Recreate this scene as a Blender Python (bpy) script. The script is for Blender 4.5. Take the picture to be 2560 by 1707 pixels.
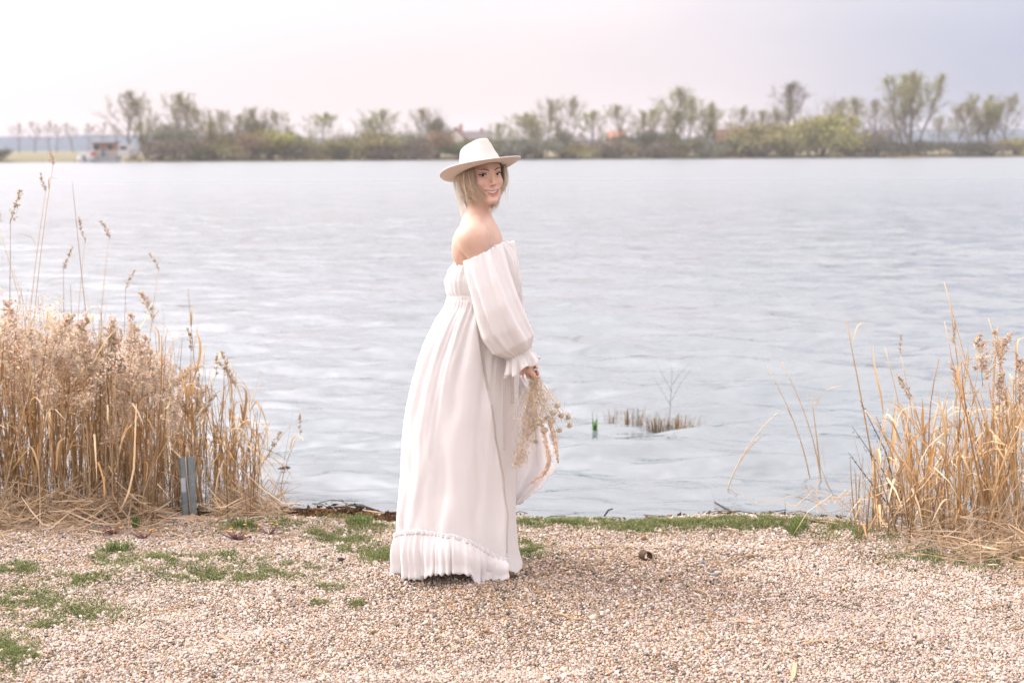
import bpy, math, random
import numpy as np
from mathutils import Vector, Matrix, Euler

random.seed(7)
RNG = np.random.default_rng(11)
scene = bpy.context.scene
for o in list(bpy.data.objects):
    bpy.data.objects.remove(o, do_unlink=True)
COL = scene.collection

# ------------------------------------------------------------------ camera
CAM_H = 1.745
FPX = 3556.0                      # focal length in photograph pixels (50 mm on 36 mm)
PITCH = math.radians(7.71)
ROLL = math.radians(-0.20)
cam_data = bpy.data.cameras.new('camera')
cam = bpy.data.objects.new('camera', cam_data)
COL.objects.link(cam)
cam_data.sensor_width = 36.0
cam_data.lens = FPX / 2560.0 * 36.0
cam_data.clip_start = 0.05
cam_data.clip_end = 9000.0
cam.matrix_world = (Matrix.Translation((0, 0, CAM_H)) @ Matrix.Rotation(math.pi / 2 - PITCH, 4, 'X')
                    @ Matrix.Rotation(ROLL, 4, 'Z'))
cam_data.dof.use_dof = True
cam_data.dof.focus_distance = 5.75
cam_data.dof.aperture_fstop = 2.7
scene.camera = cam
scene.cycles.max_bounces = 8
scene.cycles.diffuse_bounces = 3
scene.cycles.glossy_bounces = 3
scene.cycles.transmission_bounces = 4
scene.render.resolution_x, scene.render.resolution_y = 1024, 682

# ------------------------------------------------------------------ sky, sun, exposure
SUN_AZ = math.radians(-68.0)      # from the view direction (+Y), to the left
SUN_EL = math.radians(38.0)
world = bpy.data.worlds.new('World')
scene.world = world
world.use_nodes = True
wn, wl = world.node_tree.nodes, world.node_tree.links
wn.clear()
w_out = wn.new('ShaderNodeOutputWorld')
w_bg = wn.new('ShaderNodeBackground')
w_bg.inputs['Strength'].default_value = 0.1
wl.new(w_bg.outputs[0], w_out.inputs['Surface'])
w_sky = wn.new('ShaderNodeTexSky')
w_sky.sky_type = 'NISHITA'
w_sky.sun_disc = False
w_sky.sun_elevation = SUN_EL
w_sky.sun_rotation = SUN_AZ
w_sky.dust_density = 3.0
w_tc = wn.new('ShaderNodeTexCoord')


def wmath(op, a, b=None, c=None, clamp=False):
    n = wn.new('ShaderNodeMath')
    n.operation = op
    n.use_clamp = clamp
    for i, v in enumerate((a, b, c)):
        if v is None:
            continue
        if isinstance(v, (int, float)):
            n.inputs[i].default_value = v
        else:
            wl.new(v, n.inputs[i])
    return n.outputs[0]


def wmaprange(v, a, b, lo=0.0, hi=1.0):
    n = wn.new('ShaderNodeMapRange')
    n.interpolation_type = 'SMOOTHSTEP'
    wl.new(v, n.inputs['Value'])
    for k, x in (('From Min', a), ('From Max', b), ('To Min', lo), ('To Max', hi)):
        n.inputs[k].default_value = x
    return n.outputs['Result']


def wmix(f, a, b):
    n = wn.new('ShaderNodeMix')
    n.data_type = 'RGBA'
    if isinstance(f, (int, float)):
        n.inputs[0].default_value = f
    else:
        wl.new(f, n.inputs[0])
    for i, v in ((6, a), (7, b)):
        if isinstance(v, tuple):
            n.inputs[i].default_value = (*v, 1)
        else:
            wl.new(v, n.inputs[i])
    return n.outputs[2]


w_sep = wn.new('ShaderNodeSeparateXYZ')
wl.new(w_tc.outputs['Generated'], w_sep.inputs[0])
wx, wy, wz = w_sep.outputs
# soft cloud structure, stretched along the horizon
w_map = wn.new('ShaderNodeMapping')
w_map.inputs['Scale'].default_value = (1.6, 1.6, 6.0)
wl.new(w_tc.outputs['Generated'], w_map.inputs['Vector'])
w_noise = wn.new('ShaderNodeTexNoise')
w_noise.inputs['Scale'].default_value = 1.7
w_noise.inputs['Detail'].default_value = 5.0
w_noise.inputs['Roughness'].default_value = 0.45
wl.new(w_map.outputs[0], w_noise.inputs['Vector'])
w_n = wmath('SUBTRACT', w_noise.outputs['Fac'], 0.5)
# closeness (in azimuth) to the veiled sun
w_s = wmath('ADD', wmath('MULTIPLY', wx, math.sin(SUN_AZ)), wmath('MULTIPLY', wy, math.cos(SUN_AZ)))
w_s = wmath('ADD', w_s, wmath('MULTIPLY', w_n, 0.22))
w_bank = wmaprange(w_s, 0.36, -0.02)                       # cloud bank away from the sun
w_low = wmaprange(wz, 0.30, 0.03)                          # ... that lies low over the land
w_bankf = wmath('MULTIPLY', w_bank, w_low)
w_cloud = wmix(w_bankf, (4.45, 4.0, 4.1), (2.05, 2.32, 3.05))
# overcast sky: the zenith is brighter than the horizon
w_lum = wmath('ADD', wmath('MULTIPLY', wmath('MAXIMUM', wz, 0.0), 2.4), 1.0)
w_lum = wmath('MULTIPLY', w_lum, wmath('ADD', wmath('MULTIPLY', w_n, 0.12), 1.0))
# aureole of the sun behind the thin cloud
w_dot = wmath('ADD', wmath('ADD', wmath('MULTIPLY', wx, math.sin(SUN_AZ) * math.cos(SUN_EL)), wmath('MULTIPLY', wy, math.cos(SUN_AZ) * math.cos(SUN_EL))),
              wmath('MULTIPLY', wz, math.sin(SUN_EL)))
w_glow = wmath('MULTIPLY', wmath('POWER', wmath('MAXIMUM', w_dot, 0.0), 5.0), 2.2)
w_lum = wmath('MULTIPLY', w_lum, wmath('ADD', w_glow, 1.0))
w_vm = wn.new('ShaderNodeVectorMath')
w_vm.operation = 'SCALE'
wl.new(w_cloud, w_vm.inputs[0])
wl.new(w_lum, w_vm.inputs['Scale'])
wl.new(wmix(0.93, w_sky.outputs[0], w_vm.outputs[0]), w_bg.inputs['Color'])

sun_data = bpy.data.lights.new('sun', 'SUN')
sun_data.energy = 1.5
sun_data.angle = math.radians(22)
sun_data.color = (1.0, 0.93, 0.86)
sun = bpy.data.objects.new('sun', sun_data)
COL.objects.link(sun)
sun_dir = Vector((math.sin(SUN_AZ) * math.cos(SUN_EL), math.cos(SUN_AZ) * math.cos(SUN_EL), math.sin(SUN_EL)))
sun.rotation_euler = sun_dir.to_track_quat('Z', 'Y').to_euler()
sun.location = sun_dir * 50

vs = scene.view_settings
scene.display_settings.display_device = 'sRGB'
vs.view_transform = 'Standard'
vs.look = 'None'
vs.exposure = 0.95
vs.gamma = 1.0
vs.use_curve_mapping = False

# ------------------------------------------------------------------ from the photograph to the place
_CM = cam.matrix_world.copy()
_CR = _CM.to_3x3()


def ray(px, py):
    return (_CR @ Vector((px - 1280.0, 853.5 - py, -FPX))).normalized()


def at_depth(px, py, y):
    """Point of the place seen at a photograph pixel, y metres ahead."""
    d = ray(px, py)
    k = y / d.y
    return Vector((d.x * k, y, CAM_H + d.z * k))


def on_ground(px, py, z=0.0):
    d = ray(px, py)
    k = (z - CAM_H) / d.z
    return Vector((d.x * k, d.y * k, z))


# ------------------------------------------------------------------ helpers
def empty(name, loc=(0, 0, 0), rz=0.0):
    o = bpy.data.objects.new(name, None)
    o.empty_display_size = 0.05
    o.location = loc
    o.rotation_euler = (0, 0, rz)
    COL.objects.link(o)
    return o


def tag(o, label=None, cat=None, group=None, kind=None):
    if label:
        o['label'] = label
    if cat:
        o['category'] = cat
    if group:
        o['group'] = group
    if kind:
        o['kind'] = kind
    return o


class MB:
    """Collects vertices, faces and a colour per vertex."""

    def __init__(self):
        self.v, self.f, self.c, self.n, self.mi = [], [], [], 0, []

    def add(self, verts, faces, col=None, mi=0):
        verts = np.asarray(verts, dtype=np.float64).reshape(-1, 3)
        self.v.append(verts)
        b = self.n
        self.f.extend([tuple(int(i) + b for i in f) for f in faces])
        self.mi.extend([mi] * len(faces))
        if col is None:
            col = (1, 1, 1)
        col = np.asarray(col, dtype=np.float64)
        if col.ndim == 1:
            col = np.tile(col[:3], (len(verts), 1))
        self.c.append(col)
        self.n += len(verts)
        return self

    def tube(self, pts, radii, seg=5, col=None, cap=True, mi=0):
        pts = np.asarray(pts, dtype=np.float64)
        n = len(pts)
        if np.isscalar(radii):
            radii = [radii] * n
        tan = np.gradient(pts, axis=0)
        tan /= np.linalg.norm(tan, axis=1)[:, None] + 1e-12
        ref = np.array([0.0, 0.0, 1.0]) if abs(tan[0, 2]) < 0.9 else np.array([1.0, 0.0, 0.0])
        nrm = np.cross(tan[0], ref)
        nrm /= np.linalg.norm(nrm)
        V = []
        ang = np.arange(seg) * 2 * math.pi / seg
        for i in range(n):
            nrm = nrm - tan[i] * np.dot(nrm, tan[i])
            nrm /= np.linalg.norm(nrm) + 1e-12
            bi = np.cross(tan[i], nrm)
            V.append(pts[i] + radii[i] * (np.cos(ang)[:, None] * nrm + np.sin(ang)[:, None] * bi))
        V = np.concatenate(V)
        F = []
        for i in range(n - 1):
            for k in range(seg):
                k2 = (k + 1) % seg
                F.append((i * seg + k, i * seg + k2, (i + 1) * seg + k2, (i + 1) * seg + k))
        if cap:
            F.append(tuple(range(seg - 1, -1, -1)))
            F.append(tuple((n - 1) * seg + k for k in range(seg)))
        if col is not None:
            col = np.asarray(col, dtype=np.float64)
            if col.ndim == 2 and len(col) == n:
                col = np.repeat(col, seg, axis=0)
        return self.add(V, F, col, mi)

    def ribbon(self, pts, widths, side, col=None, fold=0.0, mi=0):
        """A narrow blade; side = direction of its width (3,) or (n,3); fold lifts the edges."""
        pts = np.asarray(pts, dtype=np.float64)
        n = len(pts)
        side = np.asarray(side, dtype=np.float64)
        if side.ndim == 1:
            side = np.tile(side, (n, 1))
        w = np.asarray(widths, dtype=np.float64).reshape(-1, 1) * np.ones((n, 1))
        if fold:
            tan = np.gradient(pts, axis=0)
            up = np.cross(tan, side)
            up /= np.linalg.norm(up, axis=1)[:, None] + 1e-9
            V = np.stack([pts - side * w + up * w * fold, pts, pts + side * w + up * w * fold], axis=1).reshape(-1, 3)
            F = []
            for i in range(n - 1):
                for k in (0, 1):
                    F.append((i * 3 + k, i * 3 + k + 1, i * 3 + k + 4, i * 3 + k + 3))
            rep = 3
        else:
            V = np.stack([pts - side * w, pts + side * w], axis=1).reshape(-1, 3)
            F = [(i * 2, i * 2 + 1, i * 2 + 3, i * 2 + 2) for i in range(n - 1)]
            rep = 2
        if col is not None:
            col = np.asarray(col, dtype=np.float64)
            if col.ndim == 2 and len(col) == n:
                col = np.repeat(col, rep, axis=0)
        return self.add(V, F, col, mi)

    def grid(self, P, col=None, closed_u=False, mi=0, flip=False):
        """P: (rows, cols, 3)."""
        r, c = P.shape[:2]
        F = []
        for i in range(r - 1):
            for j in range(c if closed_u else c - 1):
                j2 = (j + 1) % c
                q = (i * c + j, i * c + j2, (i + 1) * c + j2, (i + 1) * c + j)
                F.append(q[::-1] if flip else q)
        return self.add(P.reshape(-1, 3), F, col, mi)

    def box(self, lo, hi, col=None, mi=0):
        (a, b, c), (d, e, f) = lo, hi
        V = [(a, b, c), (d, b, c), (d, e, c), (a, e, c), (a, b, f), (d, b, f), (d, e, f), (a, e, f)]
        F = [(0, 3, 2, 1), (4, 5, 6, 7), (0, 1, 5, 4), (1, 2, 6, 5), (2, 3, 7, 6), (3, 0, 4, 7)]
        return self.add(V, F, col, mi)

    def mesh(self, name, mats, smooth=True):
        me = bpy.data.meshes.new(name)
        V = np.concatenate(self.v) if self.v else np.zeros((0, 3))
        me.from_pydata(V.tolist(), [], self.f)
        at = me.color_attributes.new('col', 'FLOAT_COLOR', 'POINT')
        C = np.ones((len(V), 4))
        C[:, :3] = np.concatenate(self.c)
        at.data.foreach_set('color', C.ravel())
        for m in (mats if isinstance(mats, (list, tuple)) else [mats]):
            me.materials.append(m)
        if any(self.mi):
            me.polygons.foreach_set('material_index', self.mi)
        if smooth:
            me.polygons.foreach_set('use_smooth', [True] * len(me.polygons))
        me.update()
        return me

    def build(self, name, mats, parent=None, smooth=True):
        o = bpy.data.objects.new(name, self.mesh(name, mats, smooth))
        COL.objects.link(o)
        o.parent = parent
        return o


def link_copy(name, mesh, parent=None, loc=(0, 0, 0), rot=(0, 0, 0), sc=(1, 1, 1)):
    o = bpy.data.objects.new(name, mesh)
    COL.objects.link(o)
    o.parent = parent
    o.location, o.rotation_euler, o.scale = loc, rot, sc
    return o


def fast_mesh(name, V, quads, mats, colors=None, smooth=True, tris=False):
    me = bpy.data.meshes.new(name)
    V = np.asarray(V, dtype=np.float32)
    Q = np.asarray(quads, dtype=np.int32)
    k = Q.shape[1]
    me.vertices.add(len(V))
    me.vertices.foreach_set('co', V.ravel())
    me.loops.add(Q.size)
    me.loops.foreach_set('vertex_index', Q.ravel())
    me.polygons.add(len(Q))
    me.polygons.foreach_set('loop_start', np.arange(len(Q), dtype=np.int32) * k)
    me.polygons.foreach_set('use_smooth', np.full(len(Q), smooth))
    if colors is not None:
        at = me.color_attributes.new('col', 'FLOAT_COLOR', 'POINT')
        C = np.ones((len(V), 4), dtype=np.float32)
        C[:, :3] = colors
        at.data.foreach_set('color', C.ravel())
    for m in (mats if isinstance(mats, (list, tuple)) else [mats]):
        me.materials.append(m)
    me.update(calc_edges=True)
    me.validate()
    return me


def grid_quads(r, c):
    i = np.arange(r - 1)[:, None] * c + np.arange(c - 1)[None, :]
    return np.stack([i, i + 1, i + c + 1, i + c], axis=-1).reshape(-1, 4)


# smooth value noise for shaping geometry
_NT = np.random.default_rng(5).random((64, 64, 64))


def vnoise(x, y, z=0.0):
    x, y, z = np.broadcast_arrays(np.asarray(x, float), np.asarray(y, float), np.asarray(z, float))
    xi, yi, zi = np.floor(x).astype(int), np.floor(y).astype(int), np.floor(z).astype(int)
    fx, fy, fz = x - xi, y - yi, z - zi
    fx, fy, fz = [t * t * (3 - 2 * t) for t in (fx, fy, fz)]
    r = 0
    for dx in (0, 1):
        for dy in (0, 1):
            for dz in (0, 1):
                w = (fx if dx else 1 - fx) * (fy if dy else 1 - fy) * (fz if dz else 1 - fz)
                r = r + w * _NT[(xi + dx) % 64, (yi + dy) % 64, (zi + dz) % 64]
    return r * 2 - 1


def smooth01(t):
    t = np.clip(t, 0, 1)
    return t * t * (3 - 2 * t)


# ------------------------------------------------------------------ materials
class NT:
    def __init__(self, m):
        self.t = m.node_tree
        self.n, self.l = self.t.nodes, self.t.links

    def node(self, kind, **kw):
        n = self.n.new(kind)
        for k, v in kw.items():
            if k in n.inputs:
                if hasattr(v, 'links') or hasattr(v, 'is_linked'):
                    self.l.new(v, n.inputs[k])
                else:
                    n.inputs[k].default_value = v
            else:
                setattr(n, k, v)
        return n

    def math(self, op, a, b=0.0, clamp=False):
        n = self.n.new('ShaderNodeMath')
        n.operation = op
        n.use_clamp = clamp
        for i, v in enumerate((a, b)):
            if isinstance(v, (int, float)):
                n.inputs[i].default_value = v
            else:
                self.l.new(v, n.inputs[i])
        return n.outputs[0]

    def mix(self, f, a, b, blend='MIX'):
        n = self.n.new('ShaderNodeMix')
        n.data_type = 'RGBA'
        n.blend_type = blend
        if isinstance(f, (int, float)):
            n.inputs[0].default_value = f
        else:
            self.l.new(f, n.inputs[0])
        for i, v in ((6, a), (7, b)):
            if isinstance(v, tuple):
                n.inputs[i].default_value = (*v[:3], 1)
            else:
                self.l.new(v, n.inputs[i])
        return n.outputs[2]

    def ramp(self, f, stops, interp='LINEAR'):
        n = self.n.new('ShaderNodeValToRGB')
        n.color_ramp.interpolation = interp
        while len(n.color_ramp.elements) < len(stops):
            n.color_ramp.elements.new(0.5)
        for e, (p, c) in zip(n.color_ramp.elements, stops):
            e.position = p
            e.color = (*c, 1) if len(c) == 3 else c
        self.l.new(f, n.inputs[0])
        return n.outputs[0]

    def noise(self, scale, detail=3.0, rough=0.5, vec=None):
        n = self.n.new('ShaderNodeTexNoise')
        n.inputs['Scale'].default_value = scale
        n.inputs['Detail'].default_value = detail
        n.inputs['Roughness'].default_value = rough
        if vec is not None:
            self.l.new(vec, n.inputs['Vector'])
        return n.outputs['Fac']


def new_mat(name):
    m = bpy.data.materials.new(name)
    m.use_nodes = True
    t = NT(m)
    b = t.n['Principled BSDF']
    return m, t, b


def simple_mat(name, color, rough=0.7, vary=0.15, scale=8.0, spec=0.3, metallic=0.0, translucent=0.0, use_col=False,
               bump=0.0, bump_scale=40.0):
    """Base colour with a little uneven tone; use_col multiplies the colour kept on the vertices."""
    m, t, b = new_mat(name)
    tc = t.node('ShaderNodeTexCoord')
    nz = t.noise(scale, 4.0, 0.55, tc.outputs['Object'])
    dark = tuple(c * (1 - vary) for c in color)
    light = tuple(min(1, c * (1 + vary)) for c in color)
    c = t.mix(nz, dark, light)
    if use_col:
        a = t.node('ShaderNodeAttribute', attribute_name='col')
        c = t.mix(1.0, c, a.outputs['Color'], 'MULTIPLY')
    t.l.new(c, b.inputs['Base Color'])
    b.inputs['Roughness'].default_value = rough
    b.inputs['Specular IOR Level'].default_value = spec
    b.inputs['Metallic'].default_value = metallic
    if bump:
        bp = t.node('ShaderNodeBump', Strength=bump)
        bp.inputs['Distance'].default_value = 0.01
        t.l.new(t.noise(bump_scale, 4.0, 0.6, tc.outputs['Object']), bp.inputs['Height'])
        t.l.new(bp.outputs[0], b.inputs['Normal'])
    if translucent:
        tr = t.node('ShaderNodeBsdfTranslucent')
        t.l.new(c, tr.inputs['Color'])
        ms = t.node('ShaderNodeMixShader')
        ms.inputs[0].default_value = translucent
        t.l.new(b.outputs[0], ms.inputs[1])
        t.l.new(tr.outputs[0], ms.inputs[2])
        t.l.new(ms.outputs[0], t.n['Material Output'].inputs['Surface'])
    return m
# ------------------------------------------------------------------ ground, water, hills
WATER_Z = -0.12


def shore_y(x):
    x = np.asarray(x, float)
    y = 7.05 + 0.07 * vnoise(x * 0.9 + 3.1, 2.2) + 0.035 * vnoise(x * 2.7, 7.7)
    y = y + 0.16 * np.exp(-((x + 0.85) / 0.35) ** 2) * 0 - 0.16 * smooth01((x - 1.2) / 1.0)
    y = y + 0.15 * smooth01((-x - 1.2) / 1.0) + 0.5 * smooth01((-x - 2.6) / 2.0)
    y = y - 0.3 * smooth01((x - 2.2) / 2.0)
    return y


def far_y(x):
    x = np.asarray(x, float)
    return 244 + 0.345 * x + 3.0 * vnoise(x * 0.03, 1.3)


def ground_z(x, y):
    x, y = np.broadcast_arrays(np.asarray(x, float), np.asarray(y, float))
    s = y - shore_y(np.clip(x, -30, 30))
    beach = 0.022 * vnoise(x * 1.9, y * 1.9, 1.0) + 0.013 * vnoise(x * 5.3, y * 5.3, 4.0) + 0.004 * vnoise(x * 13, y * 13, 9.0)
    z = beach * smooth01((30 - np.abs(x)) / 10) * smooth01((-s + 0.5) / 0.8)
    z = z - 0.15 * smooth01((s + 0.55) / 0.75) - 0.6 * smooth01(s / 3.0) - 2.0 * smooth01((s - 3) / 12)
    f = y - far_y(x)
    z = z + (2.75 + 0.35) * smooth01((f + 8) / 12) + 0.9 * smooth01((f - 6) / 60)
    return z


xs = np.concatenate([-np.geomspace(4.2, 1250, 46)[::-1], np.linspace(-4.1, 4.1, 206), np.geomspace(4.2, 1250, 46)])
ys = np.concatenate([[-400, -120, -40, -12, -4, 0, 1.5, 2.5, 3.0], np.linspace(3.4, 8.2, 121), np.geomspace(8.4, 190, 30),
                     np.linspace(194, 320, 50), np.geomspace(330, 1250, 24)])
GX, GY = np.meshgrid(xs, ys)
GZ = ground_z(GX, GY)


def ground_material():
    m, t, b = new_mat('gravel_ground')
    geo = t.node('ShaderNodeNewGeometry')
    sep = t.node('ShaderNodeSeparateXYZ')
    t.l.new(geo.outputs['Position'], sep.inputs[0])
    vor = t.node('ShaderNodeTexVoronoi', Scale=95.0)
    t.l.new(geo.outputs['Position'], vor.inputs['Vector'])
    pebble = t.ramp(vor.outputs['Color'], [(0.0, (0.10, 0.085, 0.07)), (0.25, (0.28, 0.21, 0.15)), (0.5, (0.42, 0.33, 0.26)),
                                           (0.8, (0.55, 0.45, 0.38)), (1.0, (0.30, 0.20, 0.10))])
    gap = t.ramp(vor.outputs['Distance'], [(0.3, (1, 1, 1)), (0.75, (0.45, 0.42, 0.38))])  # cell borders darkened: the shade between pebbles put into the colour
    gravel = t.mix(1.0, t.mix(1.0, pebble, gap, 'MULTIPLY'), (0.6, 0.57, 0.53), 'MULTIPLY')  # whole sheet toned down so gaps between the loose pebbles look shaded
    # the far bank: dry grass and meadow
    n1 = t.noise(0.06, 5.0, 0.6, geo.outputs['Position'])
    n2 = t.noise(0.5, 5.0, 0.6, geo.outputs['Position'])
    meadow = t.ramp(n1, [(0.3, (0.075, 0.095, 0.04)), (0.5, (0.12, 0.125, 0.06)), (0.7, (0.19, 0.155, 0.095))])
    meadow = t.mix(t.math('MULTIPLY', n2, 0.6), meadow, (0.20, 0.165, 0.11))
    # wet silt under the water
    silt = t.mix(n2, (0.10, 0.09, 0.06), (0.16, 0.14, 0.10))
    wet = t.node('ShaderNodeMapRange')
    t.l.new(sep.outputs['Z'], wet.inputs['Value'])
    for k, v in (('From Min', -0.105), ('From Max', -0.14), ('To Min', 0.0), ('To Max', 1.0)):
        wet.inputs[k].default_value = v
    c = t.mix(wet.outputs[0], gravel, silt)
    far = t.math('GREATER_THAN', sep.outputs['Y'], 60.0)
    c = t.mix(far, c, meadow)
    t.l.new(c, b.inputs['Base Color'])
    b.inputs['Roughness'].default_value = 0.85
    b.inputs['Specular IOR Level'].default_value = 0.25
    bp = t.node('ShaderNodeBump', Strength=0.6, Distance=0.006)
    t.l.new(t.math('SUBTRACT', 1.0, vor.outputs['Distance']), bp.inputs['Height'])
    t.l.new(bp.outputs[0], b.inputs['Normal'])
    return m


ground = bpy.data.objects.new('ground', fast_mesh('ground', np.stack([GX, GY, GZ], -1).reshape(-1, 3),
                                                  grid_quads(*GX.shape), ground_material()))
COL.objects.link(ground)
tag(ground, 'pale pebble beach that slopes into the lake and rises again beyond', kind='structure')


# ---- water: real waves near the camera, finer ripples as relief
def water_material():
    m, t, b = new_mat('lake_water')
    geo = t.node('ShaderNodeNewGeometry')
    sep = t.node('ShaderNodeSeparateXYZ')
    t.l.new(geo.outputs['Position'], sep.inputs[0])
    n = t.noise(0.35, 3.0, 0.5, geo.outputs['Position'])
    c = t.mix(n, (0.085, 0.13, 0.145), (0.14, 0.163, 0.173))
    t.l.new(c, b.inputs['Base Color'])
    # ripples too fine to resolve far out act as a rougher surface
    rg = t.node('ShaderNodeMapRange')
    t.l.new(sep.outputs['Y'], rg.inputs['Value'])
    for k, v in (('From Min', 12.0), ('From Max', 90.0), ('To Min', 0.05), ('To Max', 0.30)):
        rg.inputs[k].default_value = v
    t.l.new(rg.outputs[0], b.inputs['Roughness'])
    b.inputs['IOR'].default_value = 2.05
    b.inputs['Specular IOR Level'].default_value = 0.5
    mp = t.node('ShaderNodeMapping')
    mp.inputs['Scale'].default_value = (0.55, 1.0, 1.0)
    mp.inputs['Rotation'].default_value = (0, 0, math.radians(-6))
    t.l.new(geo.outputs['Position'], mp.inputs['Vector'])
    h1 = t.noise(5.0, 2.0, 0.5, mp.outputs[0])
    h2 = t.noise(1.5, 2.0, 0.5, mp.outputs[0])
    h = t.math('ADD', t.math('MULTIPLY', h1, 0.085), t.math('MULTIPLY', h2, 0.22))
    bp = t.node('ShaderNodeBump', Strength=0.55, Distance=1.0)
    t.l.new(h, bp.inputs['Height'])
    t.l.new(bp.outputs[0], b.inputs['Normal'])
    return m


NR, NC = 760, 440
wyv = np.geomspace(6.1, 330, NR)
wsv = np.linspace(-1, 1, NC)
WY = np.repeat(wyv[:, None], NC, 1)
WX = wsv[None, :] * (3.5 + 0.62 * wyv[:, None])
dy = np.gradient(wyv)[:, None]
dx = (3.5 + 0.62 * wyv[:, None]) * 2 / NC
WZ = np.zeros_like(WX)
wr = np.random.default_rng(21)
for i in range(54):
    L = 0.17 * (14.0 ** (i / 53.0))
    th = math.radians(wr.normal(96, 27))
    k = 2 * math.pi / L
    kx, ky = k * math.cos(th), k * math.sin(th)
    slope = 0.052 * (1.1 if L < 0.3 else (1.35 if L < 0.8 else 0.45))
    att = np.clip(1.5 - 4.0 * np.maximum(dy * abs(math.sin(th)), dx * abs(math.cos(th))) / L, 0, 1)
    ph = kx * WX + ky * WY + wr.random() * 6.28
    # wave groups: let each train swell and fade
    env = 0.75 + 0.6 * vnoise(WX * 0.45 / max(L, 0.4) * 0.5 + i * 3.7, WY * 0.35 / max(L, 0.4) * 0.5 + i * 1.3)
    WZ += slope / k * att * env * (np.sin(ph) + 0.18 * np.sin(2 * ph + 1.57))
calm = 0.5 + 0.5 * smooth01((WY - shore_y(np.clip(WX, -30, 30))) / 1.5)
WZ = WATER_Z + WZ * calm
lake = bpy.data.objects.new('lake_water', fast_mesh('lake_water', np.stack([WX, WY, WZ], -1).reshape(-1, 3),
                                                    grid_quads(NR, NC), water_material()))
COL.objects.link(lake)
tag(lake, 'rippled pale lake water reflecting the overcast sky', kind='structure')

# ---- hills along the horizon
hm = simple_mat('wooded_hill', (0.028, 0.062, 0.095), 0.9, 0.3, 0.02, 0.1)
hx = np.linspace(-1200, 1200, 220)
hr = np.linspace(0, 1, 12)
HX = np.repeat(hx[None, :], 12, 0)
HY = 820 + hr[:, None] * 380 + 30 * vnoise(HX * 0.004, hr[:, None])
ridge = 8.6 + 2.6 * vnoise(hx * 0.004 + 4, 3.0) + 1.0 * vnoise(hx * 0.02, 8.0) + 0.5 * vnoise(hx * 0.09, 2.0)
ridge = ridge + 4 * smooth01((hx - 80) / 200)
HZ = ridge[None, :] * smooth01(hr[:, None] * 3.5) * (1 + 0.25 * hr[:, None]) + 0.35 * vnoise(HX * 0.15, HY * 0.15)
hills = bpy.data.objects.new('hills', fast_mesh('hills', np.stack([HX, HY, HZ], -1).reshape(-1, 3), grid_quads(12, 220), hm))
COL.objects.link(hills)
tag(hills, 'low blue wooded hills along the horizon', kind='structure')

# ---- haze: the air over the lake
hz_m = bpy.data.materials.new('haze_air')
hz_m.use_nodes = True
hzt = NT(hz_m)
hzt.n.remove(hzt.n['Principled BSDF'])
hv = hzt.node('ShaderNodeVolumePrincipled')
hv.inputs['Color'].default_value = (0.97, 0.95, 0.98, 1)
hv.inputs['Density'].default_value = 0.0004
hzt.l.new(hv.outputs[0], hzt.n['Material Output'].inputs['Volume'])
hb = MB().box((-1270, -420, -5.0), (1270, 1290, 23))
haze = hb.build('haze', hz_m, smooth=False)
tag(haze, 'thin pale haze lying over the lake and far bank', kind='stuff')
# ------------------------------------------------------------------ loose pebbles on the beach (tens of thousands)
def pebble_material():
    m, t, b = new_mat('pebble')
    a = t.node('ShaderNodeAttribute', attribute_name='pcol', attribute_type='INSTANCER')
    tc = t.node('ShaderNodeTexCoord')
    n = t.noise(3.0, 4.0, 0.6, tc.outputs['Object'])
    c = t.mix(1.0, a.outputs['Color'], t.ramp(n, [(0.25, (0.8, 0.78, 0.75)), (0.7, (1.08, 1.06, 1.05))]), 'MULTIPLY')
    t.l.new(c, b.inputs['Base Color'])
    b.inputs['Roughness'].default_value = 0.55
    b.inputs['Specular IOR Level'].default_value = 0.4
    return m


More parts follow.
